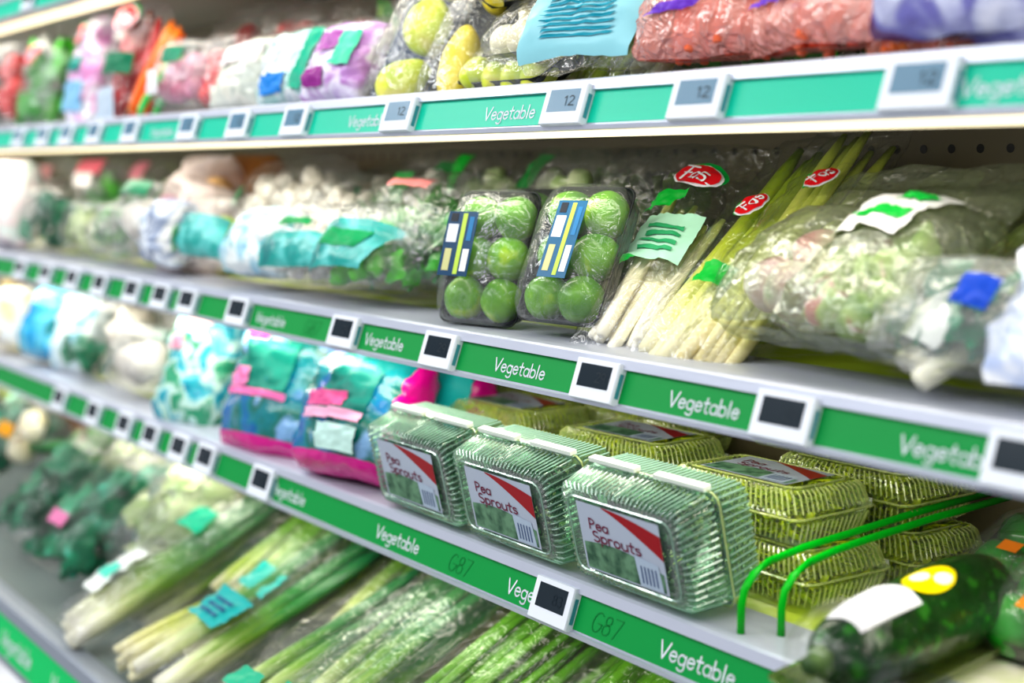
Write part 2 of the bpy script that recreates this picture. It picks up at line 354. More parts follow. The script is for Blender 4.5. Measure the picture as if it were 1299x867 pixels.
# ------------------------------------------------------------------ bags
def sg(x, p): return math.copysign(abs(x)**p, x)
class Bag:
    """film bag: bottom seam at z=0, top seam at z=l, front is -y"""
    def __init__(s, w, l, d, seed=0, cr=.006, neck=0, p=3.5, fill=1.0):
        s.w, s.l, s.d, s.seed, s.cr, s.neck, s.p, s.fill = w, l, d, seed, cr, neck, p, fill
    def pt(s, th, v, off=0):
        q = 2*v-1
        if s.fill < 1: q = -1+2*min(1, v/s.fill) if v < s.fill else 1
        e = max(0, 1-abs(q)**s.p)**.5
        a = s.w/2*(.92+.08*e)
        if s.neck and v > .68:
            k = min(1, (v-.68)/.12); k = k*k*(3-2*k); a *= 1-k*.72
            if v > .84: a *= 1+(v-.84)*9
        b = s.d/2*e+.002
        if s.fill < 1 and v > s.fill: b = .006+.004*math.sin(v*40)
        c, n_ = math.cos(th), math.sin(th)
        x, y, z = a*sg(c, .8), b*sg(n_, .8), s.l*v
        P = Vector((x, y, z)); S_ = Vector((s.seed*3.1, s.seed*1.7, s.seed*.9))
        r = abs(noise.noise(P*28+S_))+.55*abs(noise.noise(P*65+S_))+.3*abs(noise.noise(P*130+S_))-.35
        big = noise.noise(P*9+S_)
        disp = (r*s.cr*1.6+big*s.cr*1.2)
        o = Vector((x/(a*a+1e-5), y/(b*b+1e-5), 0)); o = o.normalized() if o.length > 0 else o
        P += o*(disp*(.35+.65*e)*(1 if off == 0 else .8)+off*2.6)
        P.y += noise.noise(Vector((x*14, z*14, s.seed)))*.010*(1-e)
        P.z += noise.noise(Vector((x*11, 3, s.seed+z*9)))*s.l*.03*(1 if abs(2*v-1) > .8 else .3)
        return P
    def front(s, xm, zm, off=.0018):
        xn = max(-.98, min(.98, xm/(s.w/2))); th = -math.acos(sg(xn, 1.25))
        return s.pt(th, max(.01, min(.99, zm/s.l)), off)
    def build(s, root, mat, name='film', nu=36, nv=30):
        v = [s.pt(2*math.pi*i/nu, j/nv) for j in range(nv+1) for i in range(nu)]
        f = [(j*nu+i, j*nu+(i+1) % nu, (j+1)*nu+(i+1) % nu, (j+1)*nu+i) for j in range(nv) for i in range(nu)]
        return obj(name, v, f, mat, root)
    def patch(s, root, x0, x1, z0, z1, mat, name='label', off=.0018, skew=0, n=14):
        v = [s.front(x0+(x1-x0)*i/n+skew*(j/n-.5), z0+(z1-z0)*j/n, off) for j in range(n+1) for i in range(n+1)]
        f = [(j*(n+1)+i, j*(n+1)+i+1, (j+1)*(n+1)+i+1, (j+1)*(n+1)+i) for j in range(n) for i in range(n)]
        return obj(name, v, f, mat, root)
    def disc(s, root, cx, cz, rx, rz, mat, name, off, rot=0, sq=1.0):
        v = [s.front(cx, cz, off)]; f = []; N = 24; c, n_ = math.cos(rot), math.sin(rot)
        for k in (1, 2, 3):
            for i in range(N):
                a = 2*math.pi*i/N; x = rx*k/3*sg(math.cos(a), sq); z = rz*k/3*sg(math.sin(a), sq)
                v.append(s.front(cx+x*c-z*n_, cz+x*n_+z*c, off))
        for i in range(N):
            i2 = (i+1) % N; f.append((0, 1+i, 1+i2))
            for k in (0, 1): f.append((1+k*N+i, 1+(k+1)*N+i, 1+(k+1)*N+i2, 1+k*N+i2))
        return obj(name, v, f, mat, root)
    def logo(s, root, cx, cz, r=.03, rot=0, q=.72):
        c, n_ = math.cos(rot), math.sin(rot)
        g = s.disc(root, cx-n_*r*.12, cz+c*r*.12, r*1.03, r*q*1.06, GREEN, 'logo', .0030, rot)
        s.disc(g, cx, cz, r*1.0, r*q, WHITE, 'white_ring', .0036, rot)
        s.disc(g, cx, cz, r*.92, r*q*.88, RED, 'red_oval', .0042, rot)
        lettering('Fas', r*q*1.05, r*1.3, lambda x, z: s.front(cx+x*c-z*n_, cz+x*n_+z*c, .0048), WHITE, g, .13)
# contents -----------------------------------------------------------
def sphere(rx, rz, mat, name, parent, seed=0, bump=.06, dimple=0, taper=0, nu=14, nv=10, freq=1.3):
    v = []; f = []
    for j in range(nv+1):
        t = math.pi*j/nv
        for i in range(nu):
            a = 2*math.pi*i/nu; P = Vector((math.sin(t)*math.cos(a), math.sin(t)*math.sin(a), math.cos(t)))
            k = 1+bump*noise.noise(P*freq+Vector((seed*7.3, seed, 0)))*2
            k -= dimple*math.exp(-((t)/.35)**2)
            kx = k*(1-taper*P.z)
            v.append((P.x*rx*kx, P.y*rx*kx, P.z*rz*k))
    for j in range(nv):
        for i in range(nu): f.append((j*nu+i, (j+1)*nu+i, (j+1)*nu+(i+1) % nu, j*nu+(i+1) % nu))
    return obj(name, v, f, mat, parent)
def balls(root, w, l, d, n, r, mat, name, rng, el=1.0, **kw):
    me = []; pts = []
    for k in range(3):
        o = sphere(r, r*el, mat, name, root, seed=rng.random()*9, **kw); me.append(o)
    tries = 0; got = []
    rr = r*.82
    while len(got) < n and tries < 4000:
        tries += 1
        p = Vector((rng.uniform(-1, 1), rng.uniform(-1, 1), rng.uniform(-1, 1)))
        if abs(p.x)**3+abs(p.y)**3+abs(p.z)**3 > 1: continue
        p = Vector((p.x*max(.001, w/2-r), p.y*max(.001, d/2-r), l/2+p.z*max(.001, l/2-r*el)))
        if all((p-q).length > 2*rr*(1 if tries < 2500 else .8) for q in got): got.append(p)
    for i, p in enumerate(got):
        o = me[i] if i < 3 else me[i % 3].copy()
        if i >= 3: COL.objects.link(o)
        o.location = p; o.rotation_euler = (rng.uniform(-.8, .8), rng.uniform(-.8, .8), rng.uniform(0, 6)); o.scale = (1,)*3 if rng.random() < .5 else (.9, .95, .92)
    for o in me[len(got):]: D.objects.remove(o)
def leaf(mb, base, dirv, L_, W, rng, ruffle=.15, curl=.5, nu=7, nw=4):
    dirv = dirv.normalized(); side = dirv.cross(Vector((rng.uniform(-1, 1), rng.uniform(-1, 1), rng.uniform(-.3, .3)))).normalized(); nrm = side.cross(dirv)
    v = []; ph = rng.uniform(0, 6)
    for j in range(nu+1):
        t = j/nu; wd = W/2*(math.sin(math.pi*min(1, t*.93+.04))**.6)*(.35+.65*min(1, t*2.2))
        c = base+dirv*(L_*t)+nrm*(curl*L_*t*t*.5)
        for i in range(nw+1):
            s_ = 2*i/nw-1
            v.append(c+side*(wd*s_)+nrm*(ruffle*W*(math.sin(t*11+ph+s_*2)*abs(s_)+.4*s_*s_)))
    f = [(j*(nw+1)+i, j*(nw+1)+i+1, (j+1)*(nw+1)+i+1, (j+1)*(nw+1)+i) for j in range(nu) for i in range(nw)]
    mb.add(v, f)
def leaves(root, w, l, d, n, mat, rng, size=.07, name='leaves', wide=.6, z0=0.0, fan=.5, ruffle=.15):
    mb = MB()
    for _ in range(n):
        b = Vector((rng.uniform(-.36, .36)*w, rng.uniform(-.36, .36)*d, z0+rng.uniform(.02, .68)*l))
        dv = Vector((rng.uniform(-1, 1)*fan+b.x/w*.8, rng.uniform(-1, 1)*fan, rng.uniform(.4, 1)))
        s_ = size*rng.uniform(.7, 1.2); leaf(mb, b, dv, s_, s_*wide, rng, ruffle, rng.uniform(-.6, .6))
    for v in mb.v:       # keep the leaves inside the bag
        v.x = max(-w*.47, min(w*.47, v.x)); v.y = max(-d*.46, min(d*.46, v.y)); v.z = max(.006, min(z0+l*.97, v.z))
    return mb.build(name, mat, root)
def stalks(root, w, l, d, n, r0, r1, mat, rng, name='stalk', flat0=1, flat1=1, spread=.3, wob=.01, bulb=0, jit=.12):
    for i in range(n):
        x0 = (rng.random()-.5)*w*(1-spread)*.8; y0 = (rng.random()-.5)*d*.7
        x1 = x0/(1-spread)+(rng.random()-.5)*w*.15; y1 = y0+(rng.random()-.5)*d*.2
        L_ = l*(1-rng.random()*jit); za = rng.random()*l*jit*.4; ph = rng.uniform(0, 6); pts = []; rad = []; fl = []
        for k in range(9):
            t = k/8; pts.append((x0+(x1-x0)*t+wob*math.sin(t*4+ph), y0+(y1-y0)*t+wob*.5*math.cos(t*5+ph), za+(L_-za)*t))
            rr = r0+(r1-r0)*t
            if bulb and k == 0: rr = r0*.6
            if bulb and k == 1: rr = r0*bulb
            if k == 0: rr *= .8
            if k == 8: rr *= .55
            rad.append(rr); fl.append(flat0+(flat1-flat0)*t)
        mb = MB(); mb.tube(pts, rad, 8, fl); mb.build(name, mat, root)
# colours of the produce
G_LEAF = veg('#06560f', '#2aa812', 22, .4, '#8ad82a'); G_DARK = veg('#005838', '#009062', 18, .4, '#30c8a0'); G_BRIGHT = veg('#1f9a12', '#59cf2a', 15, .32)
G_YEL = veg('#7f9c10', '#c9dc3a', 22, .4, '#eaf07a'); G_PALE = veg('#a9c87a', '#e6efc0', 15, .4, '#f7f7e4')
LIME = veg('#3c7c00', '#66a800', 22, .22, '#9cc60a', .12); PEAR = veg('#b3cf22', '#d8e23c', 14, .3, '#e8e36a', .1); MANGO = veg('#d9c81e', '#f0d92a', 10, .3, '#f7ec7c')
ONION = veg('#8a4a1c', '#c98648', 20, .35, '#e0b078'); TAN = veg('#b8854a', '#d8ac74', 20, .55, '#e8cba0'); GARLIC = veg('#d9cfc0', '#f6f1ea', 25, .5, '#e6e8e8', .3)
MUSH = veg('#cfc6b6', '#f2ede2', 30, .55, '#fffdf6', .3); REDV = veg('#a8121a', '#e2343a', 12, .25, '#f36a5a'); ORANGE = veg('#e8560c', '#fb7a1a', 12, .35, '#ffa040')
PURPLE = veg('#4a1450', '#8a3a90', 14, .3, '#c080c8'); PINK = veg('#c83a78', '#f08ab8', 14, .35, '#fbd0e0'); CREAM = veg('#e0d6a8', '#f6f0cf', 15, .45, '#fffbe8')
PEPPER = veg('#0b5d16', '#1f9a22', 9, .15, '#4cc83a'); YELP = veg('#e0b010', '#f8d63a', 12, .25, '#fbe88a')
CELERY = grad([(0, '#eef0c0'), (.35, '#c3d944'), (.75, '#9cc81e'), (1, '#6fa012')]); CELERYP = grad([(0, '#efe8c0'), (.22, '#e0e08a'), (.45, '#bfd02a'), (1, '#86a810')])
ASPARW = grad([(0, '#fbf6e2'), (.6, '#f1ecc4'), (.85, '#d6dc80'), (1, '#b3c850')]); LEEK = grad([(0, '#f4f0dc'), (.2, '#dfe8a0'), (.34, '#7ab01a'), (.55, '#12781e'), (1, '#005a34')])
SPRING = grad([(0, '#eee8c4'), (.12, '#bcd24a'), (.35, '#5f9c00'), (1, '#2a6c00')]); LEMON = grad([(0, '#e6d79a'), (.4, '#d3d862'), (1, '#a8b83a')])
RHUB = grad([(0, '#f2dcd4'), (.3, '#d98a84'), (.6, '#c8d88a'), (1, '#8ab040')])
CACHE = {}
def bagged(root, w, l, d, rng, fm, seed, content, **kw):
    b = Bag(w, l, d, seed, **kw); fh = kw.get('fill', 1)
    content(root, w*.86, l*fh*.88, d*.84); b.build(root, fm); return b
# ---- kinds: each builds one prototype under root; returns nothing
def k_leafy(root, w, l, d, rng, mat=G_LEAF, fm=CLEAR, logo=None, lab=None, n=26, size=.06, neck=0, wide=.6):
    b = bagged(root, w, l, d, rng, fm, rng.random()*50, lambda r_, a, h, c: leaves(r_, a, h, c, n, mat, rng, size, wide=wide), cr=.007, neck=neck)
    deco(b, root, logo, lab)
def k_balls(root, w, l, d, rng, mat=ONION, fm=CLEAR, n=9, r=.028, name='onion', logo=None, lab=None, el=1, neck=0, bump=.06, fill=1.0, taper=0, dimple=0, cr=.006, freq=1.3):
    b = bagged(root, w, l, d, rng, fm, rng.random()*50, lambda r_, a, h, c: balls(r_, a, h, c, n, r, mat, name, rng, el, bump=bump, taper=taper, dimple=dimple, freq=freq), cr=cr, neck=neck, fill=fill)
    deco(b, root, logo, lab)
def k_stalk(root, w, l, d, rng, mat=CELERY, fm=CLEAR, n=9, r0=.01, r1=.006, name='stalk', logo=None, lab=None, flat1=.6, spread=.25, tops=None, bulb=0, film_=True, wob=.008, fill=1.0, jit=.12, flat0=1):
    stalks(root, w*.84, l*fill*.97, d*.8, n, r0, r1, mat, rng, name, flat0, flat1, spread, wob, bulb, jit)
    if tops: leaves(root, w*.9, l*.35, d*.9, 12, tops, rng, .07, 'leafy_tops', .3, z0=l*.6)
    b = Bag(w, l, d, rng.random()*50, .008)
    if film_: b.build(root, fm)
    deco(b, root, logo, lab)
def k_print(root, w, l, d, rng, cols=('#2060c0', '#20b0b0'), edge=None, scale=14, logo=None, lab=None, neck=0, rough=.2):
    b = Bag(w, l, d, rng.random()*50, .009, neck); b.build(root, printed(cols, scale, rough, edge), 'printed_bag'); deco(b, root, logo, lab)
def deco(b, root, logo, lab):
    for li, L_ in enumerate(lab or []):
        x0, x1, z0, z1, c = L_[:5]; sk = L_[5] if len(L_) > 5 else 0
        p = b.patch(root, x0*b.w, x1*b.w, z0*b.l, z1*b.l, c if not isinstance(c, str) else plain(c, .4), 'label', .0018+.0007*li, sk*b.w)
        if len(L_) > 6:            # lines printed on the label
            for q in range(L_[6]):
                za = z0+(z1-z0)*(.2+.6*q/L_[6]); b.patch(p, (x0*.8+x1*.2)*b.w, (x0*.2+x1*.8)*b.w, za*b.l, (za+(z1-z0)*.3/L_[6])*b.l, plain(L_[7], .5), 'printed_line', .0026+.0007*li, sk*b.w*.5, 10)
    if logo:
        for g in (logo if isinstance(logo, list) else [logo]): b.logo(root, g[0]*b.w, g[1]*b.l, g[2], R(g[3]), g[4] if len(g) > 4 else .72)
def rr_loop(w, h, r, n=8):
    P = []
    for cx, cz, a0 in ((w/2-r, h/2-r, 0), (-w/2+r, h/2-r, 90), (-w/2+r, -h/2+r, 180), (w/2-r, -h/2+r, 270)):
        P += [(cx+r*math.cos(R(a0+90*i/n)), cz+r*math.sin(R(a0+90*i/n))) for i in range(n+1)]
    return P
def k_tray(root, w, l, d, rng, mat=LIME, r=.026, cols=2, rows=3, name='lime', tray='#101418', el=1.0, band=None, taper=0, fm=None, lab=None, dimple=.02, rowoff=0):
    fm = fm or film('#ffffff', .05, .16, .55)
    zc = l/2; mb = MB(); th = .002
    loops = [(w*.86, l*.88, d*.5), (w*.90, l*.92, d*.3), (w*.97, l*.98, d*.02), (w, l, 0), (w, l, .002), (w*.95, l*.96, .004), (w*.87, l*.9, d*.28), (w*.82, l*.85, d*.47)]
    v = []; N = 36
    for a, b_, y in loops: v += [(x, y, zc+z) for x, z in rr_loop(a, b_, .015)]
    f = [(k*N+i, (k+1)*N+i, (k+1)*N+(i+1) % N, k*N+(i+1) % N) for k in range(len(loops)-1) for i in range(N)]
    f += [tuple(range(N)), tuple(range((len(loops)-1)*N, len(loops)*N))[::-1]]
    obj('tray', v, f, plain(tray, .3), root)
    o0 = None
    for i in range(cols):
        for j in range(rows):
            p = ((i-(cols-1)/2)*w*.9/cols+rng.uniform(-.002, .002), .006+rng.uniform(-.003, .003), zc+(j-(rows-1)/2)*l*.92/rows+(rowoff*(i-.5)))
            o = sphere(r*rng.uniform(.95, 1.05), r*el, mat, name, root, rng.random()*9, .03, dimple, taper, 20, 14)
            o.location = p; o.rotation_euler = (rng.uniform(-.5, .5), rng.uniform(-.4, .4), rng.uniform(0, 6))
    # shrink film pulled over the contents
    v = []; nu, nv = 40, 30
    for j in range(nv+1):
        t = j/nv
        for i in range(nu):
            a = 2*math.pi*i/nu; k = min(1, t*1.25)
            bx, bz = sg(math.cos(a), .35)*w/2*1.01, sg(math.sin(a), .35)*l/2*1.01
            if t < .55: q = t/.55; x, z, y = bx, bz, d*.3-q*(d*.3+.008)
            else:
                q = (t-.55)/.45; x, z = bx*(1-q), bz*(1-q); y = -.008-(r*.95)*(1-(1-q)**3)
            P = Vector((x, y, z)); y -= .006*abs(noise.noise(P*35))*(1 if t > .3 else .2)
            v.append((x, y, zc+z))
    f = [(j*nu+i, j*nu+(i+1) % nu, (j+1)*nu+(i+1) % nu, (j+1)*nu+i) for j in range(nv) for i in range(nu)]
    obj('film', v, f, fm, root)
    if band:
        bx0, bx1, bz0, bz1, c = band; yy = -.008-r-.004
        mb = MB(); mb.box(bx0*w, bx1*w, yy-.0006, yy, bz0*l, bz1*l); lb = mb.build('label', plain(c, .25), root, False)
        for xa, xb, za, zb, cc in ((.52, .66, .03, .97, '#b8d84a'), (.72, .92, .08, .42, '#e8eef2'), (.08, .42, .52, .8, '#dfe8f4'), (.12, .36, .84, .97, '#0a1420'), (.12, .34, .08, .42, '#c8c88a'), (.75, .9, .55, .92, '#1870a8')):
            q = MB(); X0, X1 = bx0*w+(bx1-bx0)*w*xa, bx0*w+(bx1-bx0)*w*xb; Z0, Z1 = bz0*l+(bz1-bz0)*l*za, bz0*l+(bz1-bz0)*l*zb
            q.box(X0, X1, yy-.001, yy-.0006, Z0, Z1); q.build('printed_panel', plain(cc, .3), lb, False)
    for L_ in (lab or []):
        mb = MB(); yy = -.008-r-.003; mb.box(L_[0]*w, L_[1]*w, yy-.0006, yy, L_[2]*l, L_[3]*l); mb.build('label', plain(L_[4], .35), root, False)
def k_shell(root, w, l, d, rng, mat=G_LEAF, shoots=True):
    """hinged clear box; lid (small face with the label) towards -y, flange at y=0"""
    zc = l/2; dl, db = d*.48, d*.52; N0 = 4*24
    def loop(a, b_, y, rib=0, r=.014):
        P = rr_loop(a, b_, r, 5); out = []
        # resample evenly
        seg = []; T = 0
        for i in range(len(P)):
            p, q = P[i], P[(i+1) % len(P)]; s_ = math.hypot(q[0]-p[0], q[1]-p[1]); seg.append((T, s_, p, q)); T += s_
        n = 320
        for k in range(n):
            t = T*k/n; i = max(j for j in range(len(seg)) if seg[j][0] <= t+1e-9); t0, s_, p, q = seg[i]; u = (t-t0)/(s_ or 1)
            x, z = p[0]+(q[0]-p[0])*u, p[1]+(q[1]-p[1])*u
            g = 1+rib*(1 if (k % 4) < 2 else -1)/max(a, b_)*2
            out.append((x*g, y, zc+z*g))
        return out
    rb = .0034
    lid = [loop(w*.50, l*.42, -dl+.003, 0, .01), loop(w*.74, l*.66, -dl+.003), loop(w*.78, l*.70, -dl), loop(w*.84, l*.78, -dl+.001, rb*.5), loop(w*.88, l*.84, -dl+.006, rb), loop(w*.93, l*.91, -.006, rb), loop(w*.94, l*.92, -.002), loop(w, l, -.0015), loop(w, l, 0)]
    base = [loop(w, l, .001), loop(w*.94, l*.92, .002), loop(w*.93, l*.91, .006, rb), loop(w*.88, l*.84, db-.006, rb), loop(w*.84, l*.78, db), loop(w*.4, l*.3, db-.002)]
    n = 320
    for nm, LS in (('lid', lid), ('base', base)):
        v = [p for a in LS for p in a]; f = [(k*n+i, k*n+(i+1) % n, (k+1)*n+(i+1) % n, (k+1)*n+i) for k in range(len(LS)-1) for i in range(n)]
        f.append(tuple(range(n)) if nm == 'lid' else tuple(range((len(LS)-1)*n, len(LS)*n)))
        obj(nm, v, f, SHELL_Y if shoots else SHELL_D, root, False)
    for nm, (LA, LB) in (('lid_ribs', (lid[3], lid[5])), ('base_ribs', (base[2], base[3]))):
        mb = MB(); LM = lid[4] if nm[0] == 'l' else None
        for k in range(1, n, 4):
            P = [LA[k]]+([LM[k]] if LM else [])+[LB[k]]
            mb.tube([(x*1.004, y, zc+(z-zc)*1.004) for x, y, z in P], .0011, 4, caps=False)
        mb.build(nm, RIB_Y if shoots else RIB_D, root, False)
    mb = MB(); q_ = [(x, -.0008, z) for x, _, z in lid[7]]; mb.tube(q_[::4]+[q_[0]], .0014, 4, caps=False); mb.build('rim', RIB_Y, root, False)
    mb = MB(); q_ = [(x, -dl, zc+(z-zc)*.98) for x, _, z in lid[2]]; mb.tube(q_[::4]+[q_[0]], .0013, 4, caps=False); mb.build('lid_edge', RIB_Y if shoots else RIB_D, root, False)
    for s_ in (-1, 1):
        mb = MB(); mb.box(s_*w*.25-.04, s_*w*.25+.04, -.005, .005, l, l+.005); mb.box(s_*w*.27-.027, s_*w*.27+.027, -.001, .003, l-.004, l+.002)
        mb.build('hinge_tab', plain('#dfe6dc', .3), root, False)
    mb = MB()
    for _ in range(420 if shoots else 180):
        p = Vector((rng.uniform(-.39, .39)*w, rng.uniform(-dl*.9, db*.85), rng.uniform(.12, .85)*l)); dv = Vector((rng.uniform(-1, 1), rng.uniform(-.6, .6), rng.uniform(-1, 1))).normalized()
        Lh = rng.uniform(.02, .05); pts = []
        for k in range(4):
            q = p+dv*Lh*(k/3)+Vector((0, 0, .012*math.sin(k+p.x*90)))
            pts.append((max(-w*.41, min(w*.41, q.x)), max(-dl*.93, min(db*.9, q.y)), max(l*.13, min(l*.87, q.z))))
        mb.tube(pts, .0011, 3)
    st = mb.build('sprouts', mat, root); st['kind'] = 'stuff'
    mb = MB()
    for _ in range(420):
        p = Vector((rng.uniform(-.38, .38)*w, rng.uniform(-dl*.88, db*.8), rng.uniform(.14, .82)*l))
        leaf(mb, p, Vector((rng.uniform(-1, 1), rng.uniform(-1, 1), rng.uniform(-1, 1))), rng.uniform(.010, .02), .009, rng, .1, .4, 3, 2)
    for v in mb.v: v.x = max(-w*.41, min(w*.41, v.x)); v.y = max(-dl*.93, min(db*.9, v.y)); v.z = max(l*.13, min(l*.87, v.z))
    lf = mb.build('leaves', mat, root); lf['kind'] = 'stuff'
    # label on the lid: white card with a red swoosh, picture below, code panel
    y = -dl-.0012; a, c = w*.31, l*.31
    def q(x, z, o=0): return (x*a, y-o, zc+z*c)
    lb = obj('label', [q(-1, -1), q(1, -1), q(1, 1), q(-1, 1)], [(0, 1, 2, 3)], plain('#a9b2c4', .4), root, False)
    pts_t = [(-.35+1.35*i/10, 1-.62*(i/10)**1.6*.55) for i in range(11)]; pts_b = [(-.35+1.35*i/10, .72-.75*(i/10)**1.3+.25*(1-i/10)) for i in range(11)]
    v = [q(x, z, .0004) for x, z in pts_t]+[q(x, min(z, pts_t[i][1]), .0004) for i, (x, z) in enumerate(pts_b)]
    obj('red_band', v, [(i, i+1, 12+i, 11+i) for i in range(10)], plain('#94101c', .35), lb, False)
    v = [q(-.95+1.9*i/10, -.95, .0004) for i in range(11)]+[q(-.95+1.9*i/10, -.18+.2*math.sin(i/10*3.1)-.25*i/10, .0004) for i in range(11)]
    obj('picture', v, [(i, i+1, 12+i, 11+i) for i in range(10)], veg('#1f4a34', '#5f8a6a', 60, .5), lb, False)
    v = [q(.35, -.95, .0008), q(.9, -.95, .0008), q(.85, -.2, .0008), q(.3, -.1, .0008)]
    obj('code_panel', v, [(0, 1, 2, 3)], plain('#a8b8cc', .4), lb, False)
    for k in range(5):
        x = .42+k*.085; obj('code_bar', [q(x, -.85, .0012), q(x+.035, -.85, .0012), q(x+.03, -.35, .0012), q(x-.005, -.35, .0012)], [(0, 1, 2, 3)], plain('#4a5a80', .5), lb, False)
    lettering('Pea', c*.3, a*.5, lambda x, z: (x-a*.5, y-.0008, zc+z+c*.42), plain('#6a1c3a', .5), lb, .16)
    lettering('Sprouts', c*.3, a*1.2, lambda x, z: (x-a*.1, y-.0008, zc+z+c*.08), plain('#6a1c3a', .5), lb, .16)

# ------------------------------------------------------------------ placing
PLACED = []
SETTLE = {1:(0,0,-30),2:(0,0,-29),3:(0,0,-30),4:(-10,-1,0),5:(-12,-10,0),6:(-10,1,4),7:(12,10,1),9:(-3,0,0),10:(3,0,0),11:(-19,0,-7),12:(-5,0,0),13:(-45,15,0),14:(-9,0,0),15:(0,11,0),16:(-18,0,0),17:(18,0,0),18:(0,-1,-30),19:(-12,-4,-30),20:(-7,10,0),21:(-9,-10,12),22:(47,-45,5),23:(-1,23,0),24:(-12,-10,12),25:(-12,10,-7),26:(-10,-12,-21),27:(-12,10,12),28:(-12,10,12),29:(12,10,0),30:(13,38,0),31:(12,-10,12),32:(12,10,0),33:(48,0,-3),34:(30,0,-3),35:(-60,50,-3),36:(-39,50,-3),37:(-29,50,-3),38:(-2,50,-3),39:(60,50,-3),42:(0,0,-7),44:(-33,2,0),45:(33,0,0),47:(-1,-10,12),48:(1,-10,7),49:(0,5,-30),50:(-14,22,-2),51:(8,-10,12),52:(5,-10,12),53:(-60,6,30),54:(2,-10,30),55:(-2,-10,0),56:(24,-27,0),57:(-60,42,0),58:(17,-32,0),59:(-12,-10,12),60:(-12,-10,12),61:(50,1,0),62:(-12,10,0),63:(12,10,12),64:(-1,0,0),66:(-5,-4,12),67:(0,-1,0),68:(-20,20,0),69:(-46,20,0),70:(-40,20,0),71:(33,20,-14),72:(-18,50,-14),73:(-52,50,-14),74:(12,50,-14),75:(15,1,-14),76:(-16,50,-20),77:(51,0,-20),78:(-7,10,-30),79:(-3,10,-30),80:(-12,9,-30),81:(-27,45,-30),82:(-12,10,11),83:(-8,-10,12),84:(17,50,16),85:(12,10,0),86:(11,-10,12),87:(12,-6,10),88:(-2,37,0),89:(-36,-31,14),90:(2,37,0),91:(0,0,-10),92:(0,0,-30),94:(-8,-1,0),95:(8,1,-12),96:(-12,-10,0),97:(0,-19,-30),98:(0,19,-30),99:(12,10,1),100:(0,0,-23),102:(0,25,-30),103:(0,0,-30),104:(0,0,-30),105:(0,0,-15),106:(-19,-2,-30),107:(0,0,-30),108:(-60,-7,-3),109:(-2,0,0),110:(2,0,0),116:(42,1,0),117:(44,2,0),119:(0,2,0),120:(0,3,0),121:(0,1,0),128:(12,-10,7),129:(12,-10,12),130:(12,10,0),131:(12,10,0),132:(-12,-10,-17),133:(-12,-10,12),134:(12,-10,10),135:(-12,-10,8),136:(-12,10,0),137:(-9,-10,12),138:(12,10,0),139:(-60,-5,-30),140:(-12,47,-30),141:(-60,48,-30),142:(0,50,-30),143:(-27,30,-30),144:(60,41,-29),145:(-59,-42,-26),146:(12,-10,0),147:(-12,-10,12),148:(-60,50,-30),149:(-12,10,-16),150:(55,50,-30),151:(60,-50,-30),152:(-60,50,-30),153:(-20,0,-30),154:(20,0,-30),155:(-60,-4,-12),156:(0,46,-12)}      # millimetres each pack was nudged so that neighbours press against, not through, one another
def put(kind, oname, cat, px, Y, sh, w, l, d, lean, yaw, label, group=None, roll=0, dz=0, key=None, **kw):
    """px = picture column of the bottom middle, Y = its depth behind the rail, lean = degrees back from upright"""
    z0 = DECK[sh]-INS[sh]
    ck = (kind.__name__, w, l, d, key, str(sorted((k, str(v)) for k, v in kw.items())))
    rng = random.Random(len(CACHE)*17+5)
    if ck in CACHE: root = copy_tree(CACHE[ck])
    else:
        root = empty(oname); kind(root, w, l, d, rng, **kw); CACHE[ck] = root
    z = z0+dz+abs(d/2*math.sin(R(lean)))+abs(w/2*math.sin(R(roll)))*.8
    root.name = oname
    root.location = (PX(px, Y, z), Y, z)
    rot = Matrix.Rotation(R(yaw), 3, 'Z') @ Matrix.Rotation(-R(lean), 3, 'X') @ Matrix.Rotation(R(roll), 3, 'Y')
    root.rotation_euler = rot.to_euler()
    for k in ('label', 'category', 'group'):
        if k in root: del root[k]
    tag(root, label, cat, group)
    PLACED.append((root, w, l, d, Y, sh))
    if len(PLACED)-1 in SETTLE: root.location += Vector(SETTLE[len(PLACED)-1])/1000
    return root
LIMEKW = dict(mat=LIME, r=.0295, cols=2, rows=3, name='lime')
# ---- upper shelf (A), left to right
put(k_balls, 'produce_bag', 'bag of vegetables', 8, .07, 'A', .17, .22, .10, 10, 0, 'blurry clear bag with dark red vegetables at the left edge of the teal-railed shelf', mat=REDV, fm=HAZY, n=8, r=.03, name='radish')
put(k_leafy, 'green_pepper_bag', 'bag of vegetables', 52, .08, 'A', .19, .29, .11, 16, 10, 'clear bag of green peppers with a red oval logo, far left above the teal rail', mat=G_BRIGHT, n=34, size=.09, fm=HAZY, neck=1, logo=(0, .62, .035, 30))
put(k_print, 'produce_bag', 'bag of vegetables', 103, .07, 'A', .13, .27, .08, 14, 8, 'narrow lilac bag with a pale blue label right of the green pepper bag', cols=('#c8b8e0', '#e8e4f4', '#d890c8', '#d8d8e0'), neck=1, lab=[(-.3, .3, .18, .42, '#7fb4d8'), (-.2, .2, .5, .62, '#108a80')], logo=(0, .8, .03, 30))
put(k_stalk, 'chilli_bag', 'bag of chillies', 152, .07, 'A', .14, .28, .09, 16, 8, 'clear bag with orange, red and green chillies under a high red logo', mat=REDV, n=5, r0=.008, r1=.014, name='chilli', lab=[(-.35, .4, .4, .56, '#0c6a4a'), (-.4, .2, .06, .3, '#b8c8d8')], logo=(.05, .82, .038, 5))
t_ = put(k_stalk, 'chilli_bag', 'bag of chillies', 178, .05, 'A', .09, .22, .05, 28, 8, 'slim bag of long orange chillies leaning beside the red-logo chilli bag', mat=ORANGE, n=4, r0=.007, r1=.013, name='chilli', film_=False)
